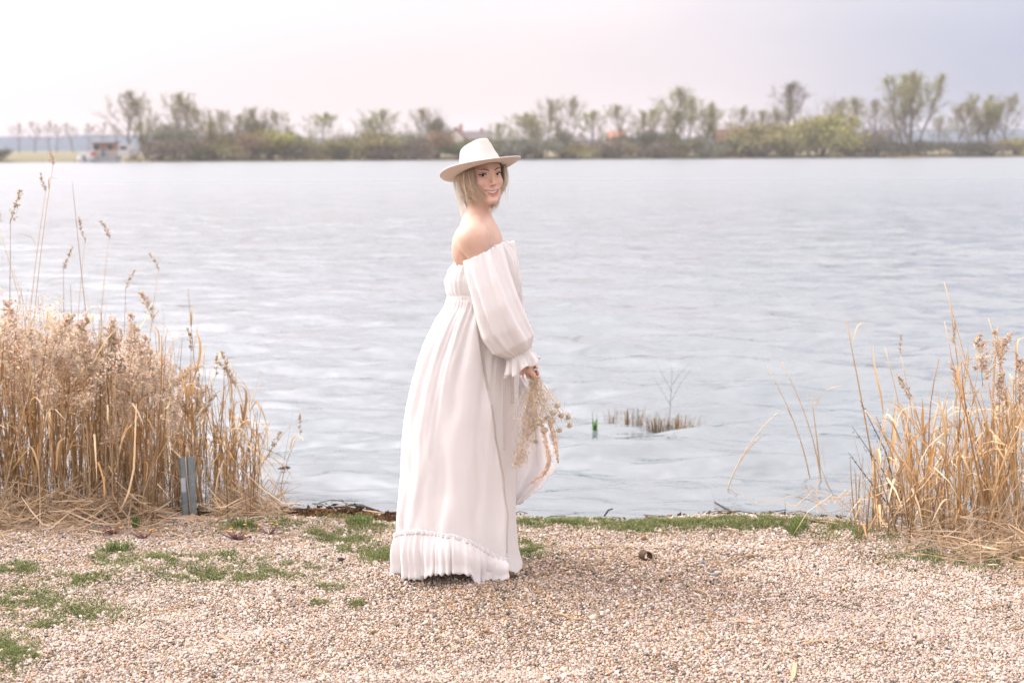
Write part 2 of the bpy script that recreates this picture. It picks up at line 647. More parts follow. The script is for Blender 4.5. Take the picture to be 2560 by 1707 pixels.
def pebbles():
    r = np.random.default_rng(3)
    y0, y1 = 4.05, 7.22
    step = 0.0074
    ny = int((y1 - y0) / step)
    P = []
    for i in range(ny):
        y = y0 + i * step
        hw = 0.43 * y + 0.22
        n = int(2 * hw / step)
        x = -hw + (np.arange(n) + r.random(n)) * step
        P.append(np.stack([x, y + (r.random(n) - 0.5) * step * 1.6], 1))
    P = np.concatenate(P)
    x, y = P.T
    s = y - shore_y(x)
    keep = s < 0.10
    # thinner under the reeds, where the ground is bare soil and straw
    reed = smooth01((-x - 1.15 - 0.3 * vnoise(x * 2, y * 2)) / 0.5) * smooth01((y - 6.25 + 0.35 * (x + 2)) / 0.3)
    keep &= r.random(len(x)) > 0.75 * reed
    x, y = x[keep], y[keep]
    n = len(x)
    z = ground_z(x, y)
    size = 0.0033 * np.exp(r.normal(0, 0.30, n))
    big = r.random(n) < 0.008
    size[big] *= 1.5
    z = z + size * r.uniform(0.1, 0.9, n)
    # washed-out hollows show the darker, browner stones
    hol = vnoise(x * 1.1 + 5, y * 1.5 + 2, 3.3) * 0.6 + vnoise(x * 3.6, y * 4.4, 6.1) * 0.55
    patch = np.exp(-(((x - 0.30) / 0.62) ** 2 + ((y - 5.95) / 0.55) ** 2)) + 0.55 * np.exp(-(((x - 0.0) / 0.6) ** 2 + ((y - 5.15) / 0.5) ** 2)) - 0.40 * smooth01((x - 0.8) / 0.6)
    brown = np.clip(0.20 + 0.62 * patch + 0.30 * hol, 0.03, 0.97)
    pal = np.array([[0.70, 0.59, 0.54], [0.62, 0.50, 0.43], [0.76, 0.68, 0.63], [0.55, 0.45, 0.37],
                    [0.46, 0.30, 0.16], [0.36, 0.25, 0.15], [0.50, 0.24, 0.09], [0.25, 0.24, 0.25], [0.09, 0.085, 0.08], [0.30, 0.22, 0.15]])
    wl_ = np.array([0.31, 0.24, 0.20, 0.12, 0.03, 0.03, 0.01, 0.03, 0.025, 0.02])
    wb_ = np.array([0.10, 0.14, 0.05, 0.15, 0.15, 0.13, 0.05, 0.08, 0.09, 0.08])
    wl_, wb_ = np.cumsum(wl_ / wl_.sum()), np.cumsum(wb_ / wb_.sum())
    u = r.random(n)
    il, ib = np.minimum(np.searchsorted(wl_, u), 9), np.minimum(np.searchsorted(wb_, u), 9)
    idx = np.where(r.random(n) < brown, ib, il)
    col = np.array([0.69, 0.695, 0.66]) * pal[idx] * np.exp(r.normal(0, 0.17, (n, 1))) * np.exp(r.normal(0, 0.03, (n, 3)))
    me = bpy.data.meshes.new('gravel')
    me.vertices.add(n)
    me.vertices.foreach_set('co', np.stack([x, y, z], 1).astype(np.float32).ravel())

    def attr(name, kind, data, key):
        a = me.attributes.new(name, kind, 'POINT')
        a.data.foreach_set(key, np.ascontiguousarray(data).ravel())
    sc = size[:, None] * np.exp(r.normal(0, 0.17, (n, 3)))
    sc[:, 2] *= 0.8
    attr('psc', 'FLOAT_VECTOR', sc.astype(np.float32), 'vector')
    attr('prot', 'FLOAT_VECTOR', np.stack([r.normal(0, .4, n), r.normal(0, .4, n), r.random(n) * 6.28], 1).astype(np.float32), 'vector')
    attr('pidx', 'INT', r.integers(0, 5, n).astype(np.int32), 'value')
    C = np.ones((n, 4), np.float32)
    C[:, :3] = np.clip(col, 0.02, 0.85)
    attr('pcol', 'FLOAT_COLOR', C, 'color')
    o = bpy.data.objects.new('gravel', me)
    COL.objects.link(o)
    pm = pebble_material()
    me.materials.append(pm)
    ng = bpy.data.node_groups.new('gravel_scatter', 'GeometryNodeTree')
    ng.interface.new_socket('Geometry', in_out='INPUT', socket_type='NodeSocketGeometry')
    ng.interface.new_socket('Geometry', in_out='OUTPUT', socket_type='NodeSocketGeometry')
    N, Lk = ng.nodes, ng.links
    gi, go = N.new('NodeGroupInput'), N.new('NodeGroupOutput')
    m2p = N.new('GeometryNodeMeshToPoints')
    Lk.new(gi.outputs[0], m2p.inputs['Mesh'])
    join = N.new('GeometryNodeGeometryToInstance')
    for k in range(5):
        ico = N.new('GeometryNodeMeshIcoSphere')
        ico.inputs['Radius'].default_value = 1.0
        ico.inputs['Subdivisions'].default_value = 2
        sp = N.new('GeometryNodeSetPosition')
        Lk.new(ico.outputs['Mesh'], sp.inputs['Geometry'])
        pos = N.new('GeometryNodeInputPosition')
        add = N.new('ShaderNodeVectorMath')
        add.operation = 'ADD'
        add.inputs[1].default_value = (k * 3.7, k * 1.9, k * 5.1)
        Lk.new(pos.outputs[0], add.inputs[0])
        nz = N.new('ShaderNodeTexNoise')
        nz.inputs['Scale'].default_value = 0.9
        nz.inputs['Detail'].default_value = 1.0
        Lk.new(add.outputs[0], nz.inputs['Vector'])
        mm = N.new('ShaderNodeMath')
        mm.operation = 'MULTIPLY_ADD'
        Lk.new(nz.outputs['Fac'], mm.inputs[0])
        mm.inputs[1].default_value = 1.3
        mm.inputs[2].default_value = 0.35
        sv = N.new('ShaderNodeVectorMath')
        sv.operation = 'SCALE'
        Lk.new(pos.outputs[0], sv.inputs[0])
        Lk.new(mm.outputs[0], sv.inputs['Scale'])
        Lk.new(sv.outputs[0], sp.inputs['Position'])
        ss = N.new('GeometryNodeSetShadeSmooth')
        Lk.new(sp.outputs[0], ss.inputs['Geometry'])
        sm = N.new('GeometryNodeSetMaterial')
        sm.inputs['Material'].default_value = pm
        Lk.new(ss.outputs[0], sm.inputs['Geometry'])
        Lk.new(sm.outputs[0], join.inputs[0])
    iop = N.new('GeometryNodeInstanceOnPoints')
    Lk.new(m2p.outputs[0], iop.inputs['Points'])
    Lk.new(join.outputs[0], iop.inputs['Instance'])
    iop.inputs['Pick Instance'].default_value = True

    def named(name, dt):
        a = N.new('GeometryNodeInputNamedAttribute')
        a.data_type = dt
        a.inputs['Name'].default_value = name
        return a.outputs[0]
    Lk.new(named('pidx', 'INT'), iop.inputs['Instance Index'])
    e2r = N.new('FunctionNodeEulerToRotation')
    Lk.new(named('prot', 'FLOAT_VECTOR'), e2r.inputs[0])
    Lk.new(e2r.outputs[0], iop.inputs['Rotation'])
    Lk.new(named('psc', 'FLOAT_VECTOR'), iop.inputs['Scale'])
    Lk.new(iop.outputs[0], go.inputs[0])
    md = o.modifiers.new('scatter', 'NODES')
    md.node_group = ng
    tag(o, 'loose pinkish and brown pebbles covering the beach', kind='stuff')
    return n


N_PEBBLES = pebbles()
# ------------------------------------------------------------------ far bank: trees, shrubs, houses, boats
M_BARK = simple_mat('bark', (0.15, 0.125, 0.10), 0.9, 0.3, 3.0, 0.1, use_col=True)
M_TWIG = simple_mat('twigs_and_buds', (1.0, 1.0, 1.0), 0.85, 0.2, 1.0, 0.1, use_col=True, translucent=0.25)


def leaf_cloud(mb, pts, size, col, r, jitter=0.25, tone=1.0):
    """Small leaf faces at pts, each turned its own way."""
    n = len(pts)
    a = r.normal(size=(n, 3))
    a /= np.linalg.norm(a, axis=1)[:, None]
    b = np.cross(a, r.normal(size=(n, 3)))
    b /= np.linalg.norm(b, axis=1)[:, None] + 1e-9
    s = size * np.exp(r.normal(0, 0.35, (n, 1)))
    V = np.stack([pts - a * s, pts + b * s * 0.55, pts + a * s, pts - b * s * 0.55], 1).reshape(-1, 3)
    F = np.arange(n * 4).reshape(-1, 4)
    c = np.asarray(col) * tone * np.exp(r.normal(0, jitter, (n, 1))) * np.exp(r.normal(0, 0.06, (n, 3)))
    mb.add(V, F.tolist(), np.repeat(c, 4, axis=0))


def tree_variant(seed, H=12.0, spread=0.45, upright=0.5, stems=1, leaf=0.0, leafcol=(0.16, 0.17, 0.06), ivy=0.0, start=0.22,
                 nlimb=9, lean=0.0, twigcol=(0.30, 0.25, 0.195), crown_top=False, limb_len=0.5):
    r = np.random.default_rng(seed)
    tr, cr = MB(), MB()
    tips = []

    def bend(p, d, L, n, wob, up):
        pts = [p]
        d = d / np.linalg.norm(d)
        for i in range(n):
            d = d + r.normal(0, wob, 3) + np.array([0, 0, up])
            d = d / np.linalg.norm(d)
            pts.append(pts[-1] + d * L / n)
        return np.array(pts)

    def at(pts, t):
        k = t * (len(pts) - 1)
        i = min(int(k), len(pts) - 2)
        return pts[i] + (pts[i + 1] - pts[i]) * (k - i), pts[i + 1] - pts[i]

    for s in range(stems):
        az = r.random() * 6.28
        tilt = 0.0 if stems == 1 else 0.28
        d0 = np.array([math.cos(az) * tilt + lean, math.sin(az) * tilt, 1.0])
        hs = H * (1.0 if s == 0 else r.uniform(0.7, 0.95))
        base = np.array([0.0, 0.0, -0.3]) + (0 if stems == 1 else 1) * np.array([math.cos(az), math.sin(az), 0]) * 0.35
        trunk = bend(base, d0, hs * 0.93, 8, 0.06, 0.03)
        r0 = H * 0.016 * (1.0 if stems == 1 else 0.75)
        tr.tube(trunk, np.linspace(r0, r0 * 0.15, 9), 6, (1, 1, 1))
        for i in range(nlimb):
            t = start + (0.97 - start) * (i + r.random()) / nlimb
            if crown_top:
                t = 0.55 + 0.43 * (i + r.random()) / nlimb
            p, td = at(trunk, t)
            az = i * 2.4 + r.random()
            out = np.array([math.cos(az), math.sin(az), 0])
            d = out * spread + np.array([0, 0, upright]) + r.normal(0, 0.1, 3)
            L = H * limb_len * (0.35 + 0.75 * math.sin(math.pi * min(1.0, 0.10 + 0.80 * t))) * (1.20 - 1.0 * t) * r.uniform(0.75, 1.25) + H * 0.05
            if t > 0.8:
                d = d * np.array([0.6, 0.6, 1.3])
            limb = bend(p, d, L, 5, 0.09, 0.10)
            tr.tube(limb, np.linspace(r0 * 0.38 * (1.1 - 0.6 * t), r0 * 0.08, 6), 4, (1, 1, 1))
            for j in range(9):
                t2 = 0.15 + 0.83 * (j + r.random()) / 9
                p2, d2 = at(limb, t2)
                d2 = d2 / np.linalg.norm(d2) + r.normal(0, 0.55, 3) + np.array([0, 0, 0.25])
                br = bend(p2, d2, L * 0.42 * r.uniform(0.6, 1.1) * (1.15 - 0.5 * t2), 3, 0.2, 0.08)
                cr.tube(br, np.linspace(r0 * 0.15, 0.02, 4), 3, np.array(twigcol), cap=False)
                for k in range(6):
                    t3 = 0.2 + 0.78 * (k + r.random()) / 6
                    p3, d3 = at(br, t3)
                    d3 = d3 / np.linalg.norm(d3) + r.normal(0, 0.6, 3) + np.array([0, 0, 0.2])
                    tw = bend(p3, d3, H * 0.062 * r.uniform(0.7, 1.5), 2, 0.2, 0.1)
                    cr.tube(tw, [0.021, 0.017, 0.011], 3, np.array(twigcol) * r.uniform(0.8, 1.25), cap=False)
                    tips.extend([tw[1], tw[2]])
    tips = np.array(tips)
    if leaf > 0:
        n = int(len(tips) * leaf)
        sel = tips[r.integers(0, len(tips), n)] + r.normal(0, 0.14, (n, 3))
        leaf_cloud(cr, sel, 0.10, leafcol, r)
    if ivy > 0:
        n = int(1500 * ivy)
        t = r.random(n) ** 0.8 * ivy
        P = np.array([at(trunk, min(x, 0.98))[0] for x in t])
        rad = (0.35 + 0.75 * r.random((n, 1))) * (0.6 + 0.9 * np.sin(np.pi * np.clip(t / ivy, 0.1, 0.95)))[:, None]
        w = r.normal(size=(n, 3))
        w /= np.linalg.norm(w, axis=1)[:, None]
        leaf_cloud(cr, P + w * rad * np.array([1, 1, 0.7]), 0.17, (0.26, 0.26, 0.13), r)
    return tr.mesh('tree_trunk', M_BARK), cr.mesh('tree_crown', M_TWIG)


def bush_variant(seed, w=11.0, h=4.4, col=(0.13, 0.14, 0.07), lumps=12, n=4200, leaf=0.15, twig=0.5, cone=0.0, d=7.0):
    r = np.random.default_rng(seed)
    tr, cr = MB(), MB()
    pts = []
    for i in range(lumps):
        t = r.random()
        az = r.random() * 6.28
        rr = (1 - cone * t) * r.uniform(0.15, 0.75)
        c = np.array([math.cos(az) * rr * w * 0.5, math.sin(az) * rr * d * 0.5, h * (0.22 + 0.6 * t * (1 - 0.35 * rr))])
        q = r.normal(size=(n // lumps, 3))
        q /= np.linalg.norm(q, axis=1)[:, None]
        rad = (r.random((len(q), 1)) ** 0.45) * r.uniform(0.75, 1.2)
        pts.append(c + q * rad * np.array([w * 0.24, d * 0.24, h * 0.26]) * (1 - 0.45 * cone * t))
        stem = np.array([[c[0] * 0.15, c[1] * 0.15, -0.3], [c[0] * 0.5, c[1] * 0.5, c[2] * 0.5], c])
        tr.tube(stem, [0.11, 0.07, 0.03], 5, (1, 1, 1))
        for k in range(int(26 * twig)):
            a = c + r.normal(0, 0.07, 3) * w
            dd = np.array([r.normal(0, 0.4), r.normal(0, 0.4), 1.0])
            L = h * r.uniform(0.15, 0.38)
            tr.tube([a, a + dd * L * 0.5 + r.normal(0, .05, 3), a + dd * L], [0.022, 0.016, 0.008], 3, (0.9, 0.85, 0.8), cap=False)
    pts = np.concatenate(pts)
    pts = pts[pts[:, 2] > -0.1]
    leaf_cloud(cr, pts, leaf, col, r, 0.32, 0.8)
    return tr.mesh('bush_stems', M_BARK), cr.mesh('bush_foliage', M_TWIG)


GREENISH = (0.33, 0.36, 0.13)
V = {
    'bare': [tree_variant(s, 12, 0.80, 1.0, start=0.14, nlimb=13, limb_len=0.56, leaf=0.8, leafcol=GREENISH) for s in (101, 102, 103)],
    'slim': [tree_variant(s, 12, 0.75, 1.0, nlimb=8, start=0.25 + 0.03 * (s % 4), limb_len=0.44 + 0.03 * (s % 3), twigcol=(0.42, 0.36, 0.31)) for s in (111, 112, 113, 114, 115)],
    'bud': [tree_variant(s, 12, 0.85, 1.0, start=0.12, nlimb=13, limb_len=0.56, leaf=2.0, leafcol=GREENISH) for s in (121, 122, 123)],
    'ivy': [tree_variant(s, 12, 0.70, 1.0, start=0.15, nlimb=12, limb_len=0.52, leaf=1.3, leafcol=GREENISH, ivy=0.72) for s in (131, 132)],
    'multi': [tree_variant(s, 12, 0.42, 1.1, stems=5, leaf=1.2, leafcol=GREENISH, nlimb=6, limb_len=0.38) for s in (141, 142)],
    'top': [tree_variant(151, 12, 0.65, 0.8, crown_top=True, nlimb=11, limb_len=0.55, leaf=0.5, leafcol=(0.13, 0.16, 0.11))],
    'lean': [tree_variant(161, 12, 0.65, 0.9, lean=-0.16, nlimb=12, start=0.2, limb_len=0.5, leaf=0.3, leafcol=GREENISH)],
    'sage': [bush_variant(s, col=(0.29, 0.31, 0.22)) for s in (201, 202)],
    'olive': [bush_variant(s, col=(0.38, 0.36, 0.16)) for s in (211, 212)],
    'yellow': [bush_variant(s, col=(0.46, 0.45, 0.15)) for s in (221, 222)],
    'orange': [bush_variant(s, col=(0.42, 0.31, 0.19), twig=1.0) for s in (231,)],
    'brown': [bush_variant(s, col=(0.30, 0.26, 0.19), twig=1.2, n=1800) for s in (241, 242)],
    'dark': [bush_variant(s, col=(0.15, 0.17, 0.11)) for s in (251, 252)],
    'green': [bush_variant(s, col=(0.22, 0.27, 0.12)) for s in (261,)],
    'cone': [bush_variant(s, w=9, d=9, h=8, col=(0.20, 0.21, 0.12), cone=0.75, n=3200) for s in (271,)],
}
NAT = {}                                   # natural size of every variant: height, width
for k, lst in V.items():
    for a, b in lst:
        co = np.array([v.co[:] for v in a.vertices] + [v.co[:] for v in b.vertices])
        NAT[a.name] = (np.percentile(co[:, 2], 99.0), np.percentile(co[:, 0], 95) - np.percentile(co[:, 0], 5))
_vi = {}
TREE_COUNT = [0]


def plant(kind, px, top, width, back, label, cat=None, name=None):
    """One tree or shrub: crown centre px, top py and width in the photograph, back = metres behind the far waterline."""
    lst = V[kind]
    i = _vi.get(kind, 0)
    _vi[kind] = i + 1
    a, b = lst[i % len(lst)]
    y = 240.0
    for _ in range(4):
        x = at_depth(px, 380, y).x
        y = float(far_y(x)) + back
    z = float(ground_z(x, y))
    p = at_depth(px, top, y)
    h, w = NAT[a.name]
    m_per_px = y / FPX
    sz = (p.z - z) / h
    shrub = kind in ('sage', 'olive', 'yellow', 'orange', 'brown', 'dark', 'green')
    sx = width * (1.5 if shrub else 1.3) * m_per_px / w
    if shrub:
        sz *= 1.12
    else:
        sx = min(max(sx, 0.75 * sz), 1.3 * sz)
    nm = name or ('shrub' if shrub else 'tree')
    root = empty(nm, (p.x, y, z), 0.0)
    # turn by half circles only where the lean matters
    flip = random.choice((1, -1)) if kind != 'lean' else 1
    st = link_copy('stems' if shrub else 'trunk', a, root, sc=(sx * flip, sx, sz))
    if shrub:
        st['kind'] = 'stuff'
    link_copy('foliage' if shrub else 'crown', b, root, sc=(sx * flip, sx, sz))
    tag(root, label, cat or ('shrub' if shrub else 'tree'),
        'shrubs along the far bank' if shrub else 'trees along the far bank')
    TREE_COUNT[0] += 1
    return root


T = [
    # left: thin row far behind
    ('slim', 44, 308, 34, 150, 'thin bare tree of the faint far row, farthest left'),
    ('slim', 84, 304, 30, 150, 'thin bare tree of the faint far row, second from the left edge'),
    ('slim', 121, 302, 36, 155, 'thin bare tree of the faint far row, third from the left edge'),
    ('slim', 139, 311, 30, 160, 'thin bare tree of the faint far row, fourth from the left edge'),
    ('slim', 180, 308, 32, 150, 'thin bare tree of the faint far row, just left of the floating cabin'),
    ('slim', 220, 309, 32, 155, 'thin bare tree of the faint far row, behind the left end of the floating cabin'),
    ('slim', 256, 306, 34, 155, 'thin bare tree of the faint far row, behind the middle of the floating cabin'),
    ('slim', 286, 312, 30, 155, 'thin bare tree of the faint far row, right of the floating cabin'),
    ('dark', 3, 374, 30, 4, 'low dark shrub at the left edge of the far bank'),
    # tall bare pair beside the cabin
    ('lean', 322, 226, 62, 7, 'tall pale bare tree leaning left, right of the floating cabin'),
    ('bare', 356, 243, 46, 16, 'bare tree between the leaning one and the broad pale one'),
    ('bare', 424, 232, 84, 10, 'tall broad bare tree with pinkish twigs, right of the floating cabin'),
    ('bare', 462, 256, 50, 18, 'slender bare tree at the right shoulder of the broad pale one'),
    ('ivy', 366, 304, 40, 6, 'small ivy-clad tree below the tall bare pair near the cabin'),
    ('brown', 392, 345, 66, 3, 'low brown twiggy shrub on the bank above the upturned boat'),
    ('sage', 441, 316, 64, 8, 'tall grey-green shrub under the broad pale bare tree'),
    ('bare', 508, 268, 46, 20, 'faint bare tree left of the tall ivy-grown one'),
    ('ivy', 528, 300, 56, 5, 'ivy-grown tree with a narrow top, left of the cone-topped one'),
    ('brown', 575, 326, 58, 6, 'brown twiggy shrub between the ivy-grown tree and the cone-topped one'),
    ('green', 498, 366, 28, 2, 'small dark green bush at the waterline below the ivy-grown tree'),
    ('bare', 583, 286, 50, 22, 'faint bare tree rising behind the brown twiggy shrub'),
    ('bare', 643, 270, 62, 22, 'bare tree showing above the dark cone-topped tree'),
    ('cone', 634, 291, 62, 7, 'broad olive tree with a dark cone-shaped top', 'tree', 'tree'),
    ('orange', 620, 336, 62, 3, 'brownish shrub in front of the cone-topped tree'),
    ('yellow', 672, 328, 56, 3, 'bright yellow-green shrub right of the cone-topped tree'),
    ('green', 712, 338, 54, 5, 'fresh green shrub next to the bright yellow-green one'),
    ('bare', 704, 276, 54, 22, 'faint bare tree behind the fresh green shrub'),
    ('brown', 752, 356, 56, 3, 'low brown shrub left of the single bare tree'),
    ('bud', 804, 282, 88, 10, 'single rounded bare tree with open sky on both sides'),
    ('olive', 800, 348, 62, 3, 'olive shrub under the single rounded bare tree'),
    ('sage', 854, 342, 60, 5, 'grey-green shrub right of the single rounded bare tree'),
    ('dark', 838, 372, 30, 2, 'small dark bush at the waterline left of centre'),
    # centre
    ('bud', 962, 274, 74, 12, 'pale budding tree left of the grey bare one'),
    ('olive', 930, 332, 70, 4, 'olive shrub below the pale budding tree left of the hat'),
    ('bare', 1037, 271, 54, 12, 'grey bare tree left of the red-roofed house'),
    ('sage', 1005, 338, 64, 5, 'grey-green shrub below the grey bare tree left of the hat'),
    ('cone', 1091, 289, 48, 9, 'dark evergreen tree left of the red-roofed house', 'tree', 'tree'),
    ('orange', 1091, 331, 52, 3, 'rusty orange shrub left of the hat'),
    ('brown', 1040, 352, 50, 2, 'brown shrub at the waterline between the grey-green and rusty shrubs'),
    ('green', 1150, 352, 52, 3, 'green shrub behind the left side of the hat'),
    ('bud', 1252, 308, 58, 6, 'low budding tree just right of the hat crown'),
    ('bud', 1308, 282, 64, 7, 'pale budding tree, second to the right of the hat'),
    ('ivy', 1349, 290, 46, 6, 'ivy-grown tree left of the tall forked pair'),
    ('bare', 1368, 248, 42, 14, 'left tree of the tall bare pair right of the hat'),
    ('bare', 1408, 242, 50, 13, 'right tree of the tall bare pair right of the hat'),
    ('cone', 1405, 322, 44, 4, 'short dark evergreen below the tall bare pair', 'tree', 'tree'),
    ('sage', 1262, 346, 78, 3, 'broad grey-green shrub to the right of the hat brim'),
    ('sage', 1346, 348, 72, 3, 'grey-green shrub below the ivy-grown tree right of the hat'),
    ('dark', 1308, 356, 40, 2, 'dark gap-filling shrub between two grey-green shrubs right of the hat'),
    ('bud', 1486, 277, 58, 8, 'budding tree between the white wall and the orange-roofed house'),
    ('brown', 1500, 346, 70, 3, 'brown shrub below the budding tree beside the orange roof'),
    ('bare', 1562, 262, 58, 20, 'faint bare tree behind the orange-roofed house'),
    ('bare', 1600, 278, 40, 20, 'thin bare tree right of the orange-roofed house'),
    ('dark', 1588, 334, 84, 6, 'long dark hedge right of the orange-roofed house'),
    ('dark', 1650, 338, 60, 6, 'dark hedge at the foot of the tall ivy-clad tree'),
    # right half
    ('ivy', 1688, 221, 66, 6, 'tall ivy-clad tree, the tallest right of the centre'),
    ('bud', 1724, 244, 52, 9, 'budding tree at the right shoulder of the tall ivy-clad one'),
    ('ivy', 1757, 258, 62, 7, 'ivy-grown tree left of the brown barn'),
    ('sage', 1760, 350, 62, 2, 'round sage-coloured bush at the waterline left of the barn'),
    ('olive', 1706, 346, 60, 3, 'olive shrub at the foot of the tall ivy-clad tree'),
    ('bare', 1841, 266, 40, 22, 'bare tree behind the brown barn, left one'),
    ('bare', 1888, 276, 44, 22, 'bare tree behind the brown barn, right one'),
    ('dark', 1822, 352, 62, 4, 'dark bush in front of the brown barn'),
    ('bare', 1960, 252, 66, 18, 'bluish bare tree behind the big rounded willow bush'),
    ('top', 2004, 204, 46, 14, 'slender tree with a bare stem and small round crown'),
    ('olive', 1900, 314, 92, 3, 'left half of the big rounded olive willow bush'),
    ('olive', 1968, 312, 90, 4, 'right half of the big rounded olive willow bush'),
    ('yellow', 2052, 292, 100, 3, 'large yellow-green willow bush beside the olive one'),
    ('bare', 2082, 247, 62, 16, 'bare tree behind the large yellow-green bush'),
    ('ivy', 2123, 245, 50, 8, 'brownish ivy-grown tree right of the yellow-green bush'),
    ('brown', 2128, 330, 54, 4, 'brown twiggy shrub at the foot of the brownish ivy-grown tree'),
    ('lean', 2198, 248, 54, 12, 'bluish bare tree with a leaning stem left of the great forked one'),
    ('brown', 2184, 314, 58, 7, 'round brown bush under the bluish leaning tree'),
    ('dark', 2180, 358, 80, 3, 'low dark green hedge left of the great forked tree'),
    ('multi', 2280, 184, 118, 7, 'great many-stemmed tree, tallest on the right'),
    ('dark', 2268, 354, 70, 3, 'dark bush at the foot of the great many-stemmed tree'),
    ('bare', 2396, 254, 66, 10, 'bluish bare tree right of the great many-stemmed one'),
    ('bare', 2352, 290, 44, 18, 'small bare tree in the gap right of the great many-stemmed one'),
    ('multi', 2466, 237, 84, 9, 'many-stemmed bare tree near the right edge'),
    ('bare', 2512, 235, 66, 9, 'bare tree standing nearest the right edge'),
    ('dark', 2400, 356, 84, 3, 'low dark hedge below the bluish bare tree on the right'),
    ('brown', 2470, 350, 60, 4, 'brown thicket below the bare trees near the right edge'),
    ('yellow', 2545, 348, 46, 3, 'yellowish shrub at the right edge of the far bank'),
    ('brown', 470, 340, 60, 4, 'brown shrub between the tall grey-green shrub and the ivy-grown tree'),
    ('olive', 545, 345, 56, 3, 'olive shrub at the foot of the ivy-grown tree left of the cone-topped one'),
    ('olive', 895, 350, 56, 3, 'olive shrub halfway between the single bare tree and the hat'),
    ('brown', 965, 352, 50, 2, 'brown shrub in front of the pale budding tree left of the hat'),
    ('green', 1205, 356, 60, 3, 'low green shrub hidden behind the hat'),
    ('olive', 1440, 362, 50, 2, 'low olive shrub in front of the white outbuilding'),
    ('olive', 1540, 358, 60, 3, 'low olive shrub in front of the orange-roofed house'),
    ('brown', 1625, 352, 52, 2, 'brown shrub at the waterline below the dark hedges'),
    ('brown', 1876, 350, 40, 2, 'brown shrub between the barn and the big willow bush'),
    ('bud', 1330, 300, 60, 12, 'hazy budding tree filling the gap left of the tall bare pair'),
    ('bud', 930, 296, 60, 14, 'hazy budding tree between the grey-green shrub and the pale budding tree'),
    ('bud', 1640, 272, 52, 14, 'hazy tree at the left shoulder of the tall ivy-clad one'),
    ('bare', 1795, 272, 50, 16, 'bare tree between the ivy-grown tree and the barn'),
    ('bare', 1930, 276, 56, 20, 'hazy bare tree above the left part of the willow bush'),
    ('bare', 2430, 262, 60, 12, 'bare tree between the bluish one and the many-stemmed one on the right'),
    ('bare', 2240, 262, 60, 12, 'hazy bare tree at the left side of the great many-stemmed one'),
    ('bare', 548, 276, 54, 24, 'hazy bare tree behind the ivy-grown tree left of the cone-topped one'),
]
for row in T:
    plant(*row)

# ---- fringe of dry reeds and grass along the far waterline (one mass)
fr = np.random.default_rng(31)
n = 5200
fx = fr.uniform(-95, 120, n)
fy = far_y(fx) + fr.uniform(-1.8, 3.0, n)
fz = ground_z(fx, fy) - 0.05
dens = vnoise(fx * 0.09, 5.0) + 0.45 * smooth01((fx - 10) / 40)
keep = fr.random(n) < np.clip(0.25 + 0.8 * dens, 0.06, 1)
fx, fy, fz = fx[keep], fy[keep], fz[keep]
n = len(fx)
hgt = fr.uniform(0.3, 1.1, n) * (0.6 + 0.5 * np.clip(vnoise(fx * 0.2, 9.0), -0.5, 1))
wd = fr.uniform(0.10, 0.28, n)
ln = fr.normal(0, 0.2, n)
Pv = np.stack([np.stack([fx - wd, fy, fz], 1), np.stack([fx + wd, fy, fz], 1), np.stack([fx + ln, fy + ln, fz + hgt], 1)], 1)
fc = np.array([0.36, 0.27, 0.15]) * np.exp(fr.normal(0, 0.25, (n, 1)))
gsel = fr.random(n) < 0.3
fc[gsel] = np.array([0.13, 0.16, 0.05])
fo = bpy.data.objects.new('reed_fringe', fast_mesh('reed_fringe', Pv.reshape(-1, 3), np.arange(n * 3).reshape(-1, 3), M_TWIG,
                                                   np.repeat(fc, 3, axis=0), smooth=False))
COL.objects.link(fo)
tag(fo, 'tan fringe of dry reeds and grass along the far waterline', kind='stuff')

# ---- buildings
M_PLASTER = simple_mat('white_plaster', (0.72, 0.70, 0.67), 0.85, 0.08, 1.5, 0.2)
M_CREAM = simple_mat('cream_boards', (0.38, 0.32, 0.25), 0.8, 0.12, 2.0, 0.2)
M_TILE = simple_mat('red_roof_tiles', (0.34, 0.18, 0.145), 0.8, 0.2, 3.0, 0.2)
M_ORANGE = simple_mat('orange_roof_tiles', (0.30, 0.165, 0.115), 0.75, 0.2, 3.0, 0.2)
M_SLATE = simple_mat('dark_roof', (0.11, 0.10, 0.10), 0.7, 0.2, 3.0, 0.3)
M_BARN = simple_mat('brown_boards', (0.13, 0.075, 0.055), 0.85, 0.25, 2.0, 0.2)
M_PANE = simple_mat('dark_pane', (0.03, 0.045, 0.06), 0.15, 0.1, 2.0, 0.5)
M_GREY = simple_mat('grey_paint', (0.36, 0.38, 0.39), 0.6, 0.12, 2.0, 0.3)
M_BOATW = simple_mat('white_boat_paint', (0.52, 0.53, 0.54), 0.4, 0.06, 2.0, 0.5)
M_BLUE = simple_mat('blue_paint', (0.07, 0.12, 0.18), 0.5, 0.1, 2.0, 0.4)
M_REDP = simple_mat('red_cloth', (0.45, 0.10, 0.10), 0.7, 0.1, 2.0, 0.3)


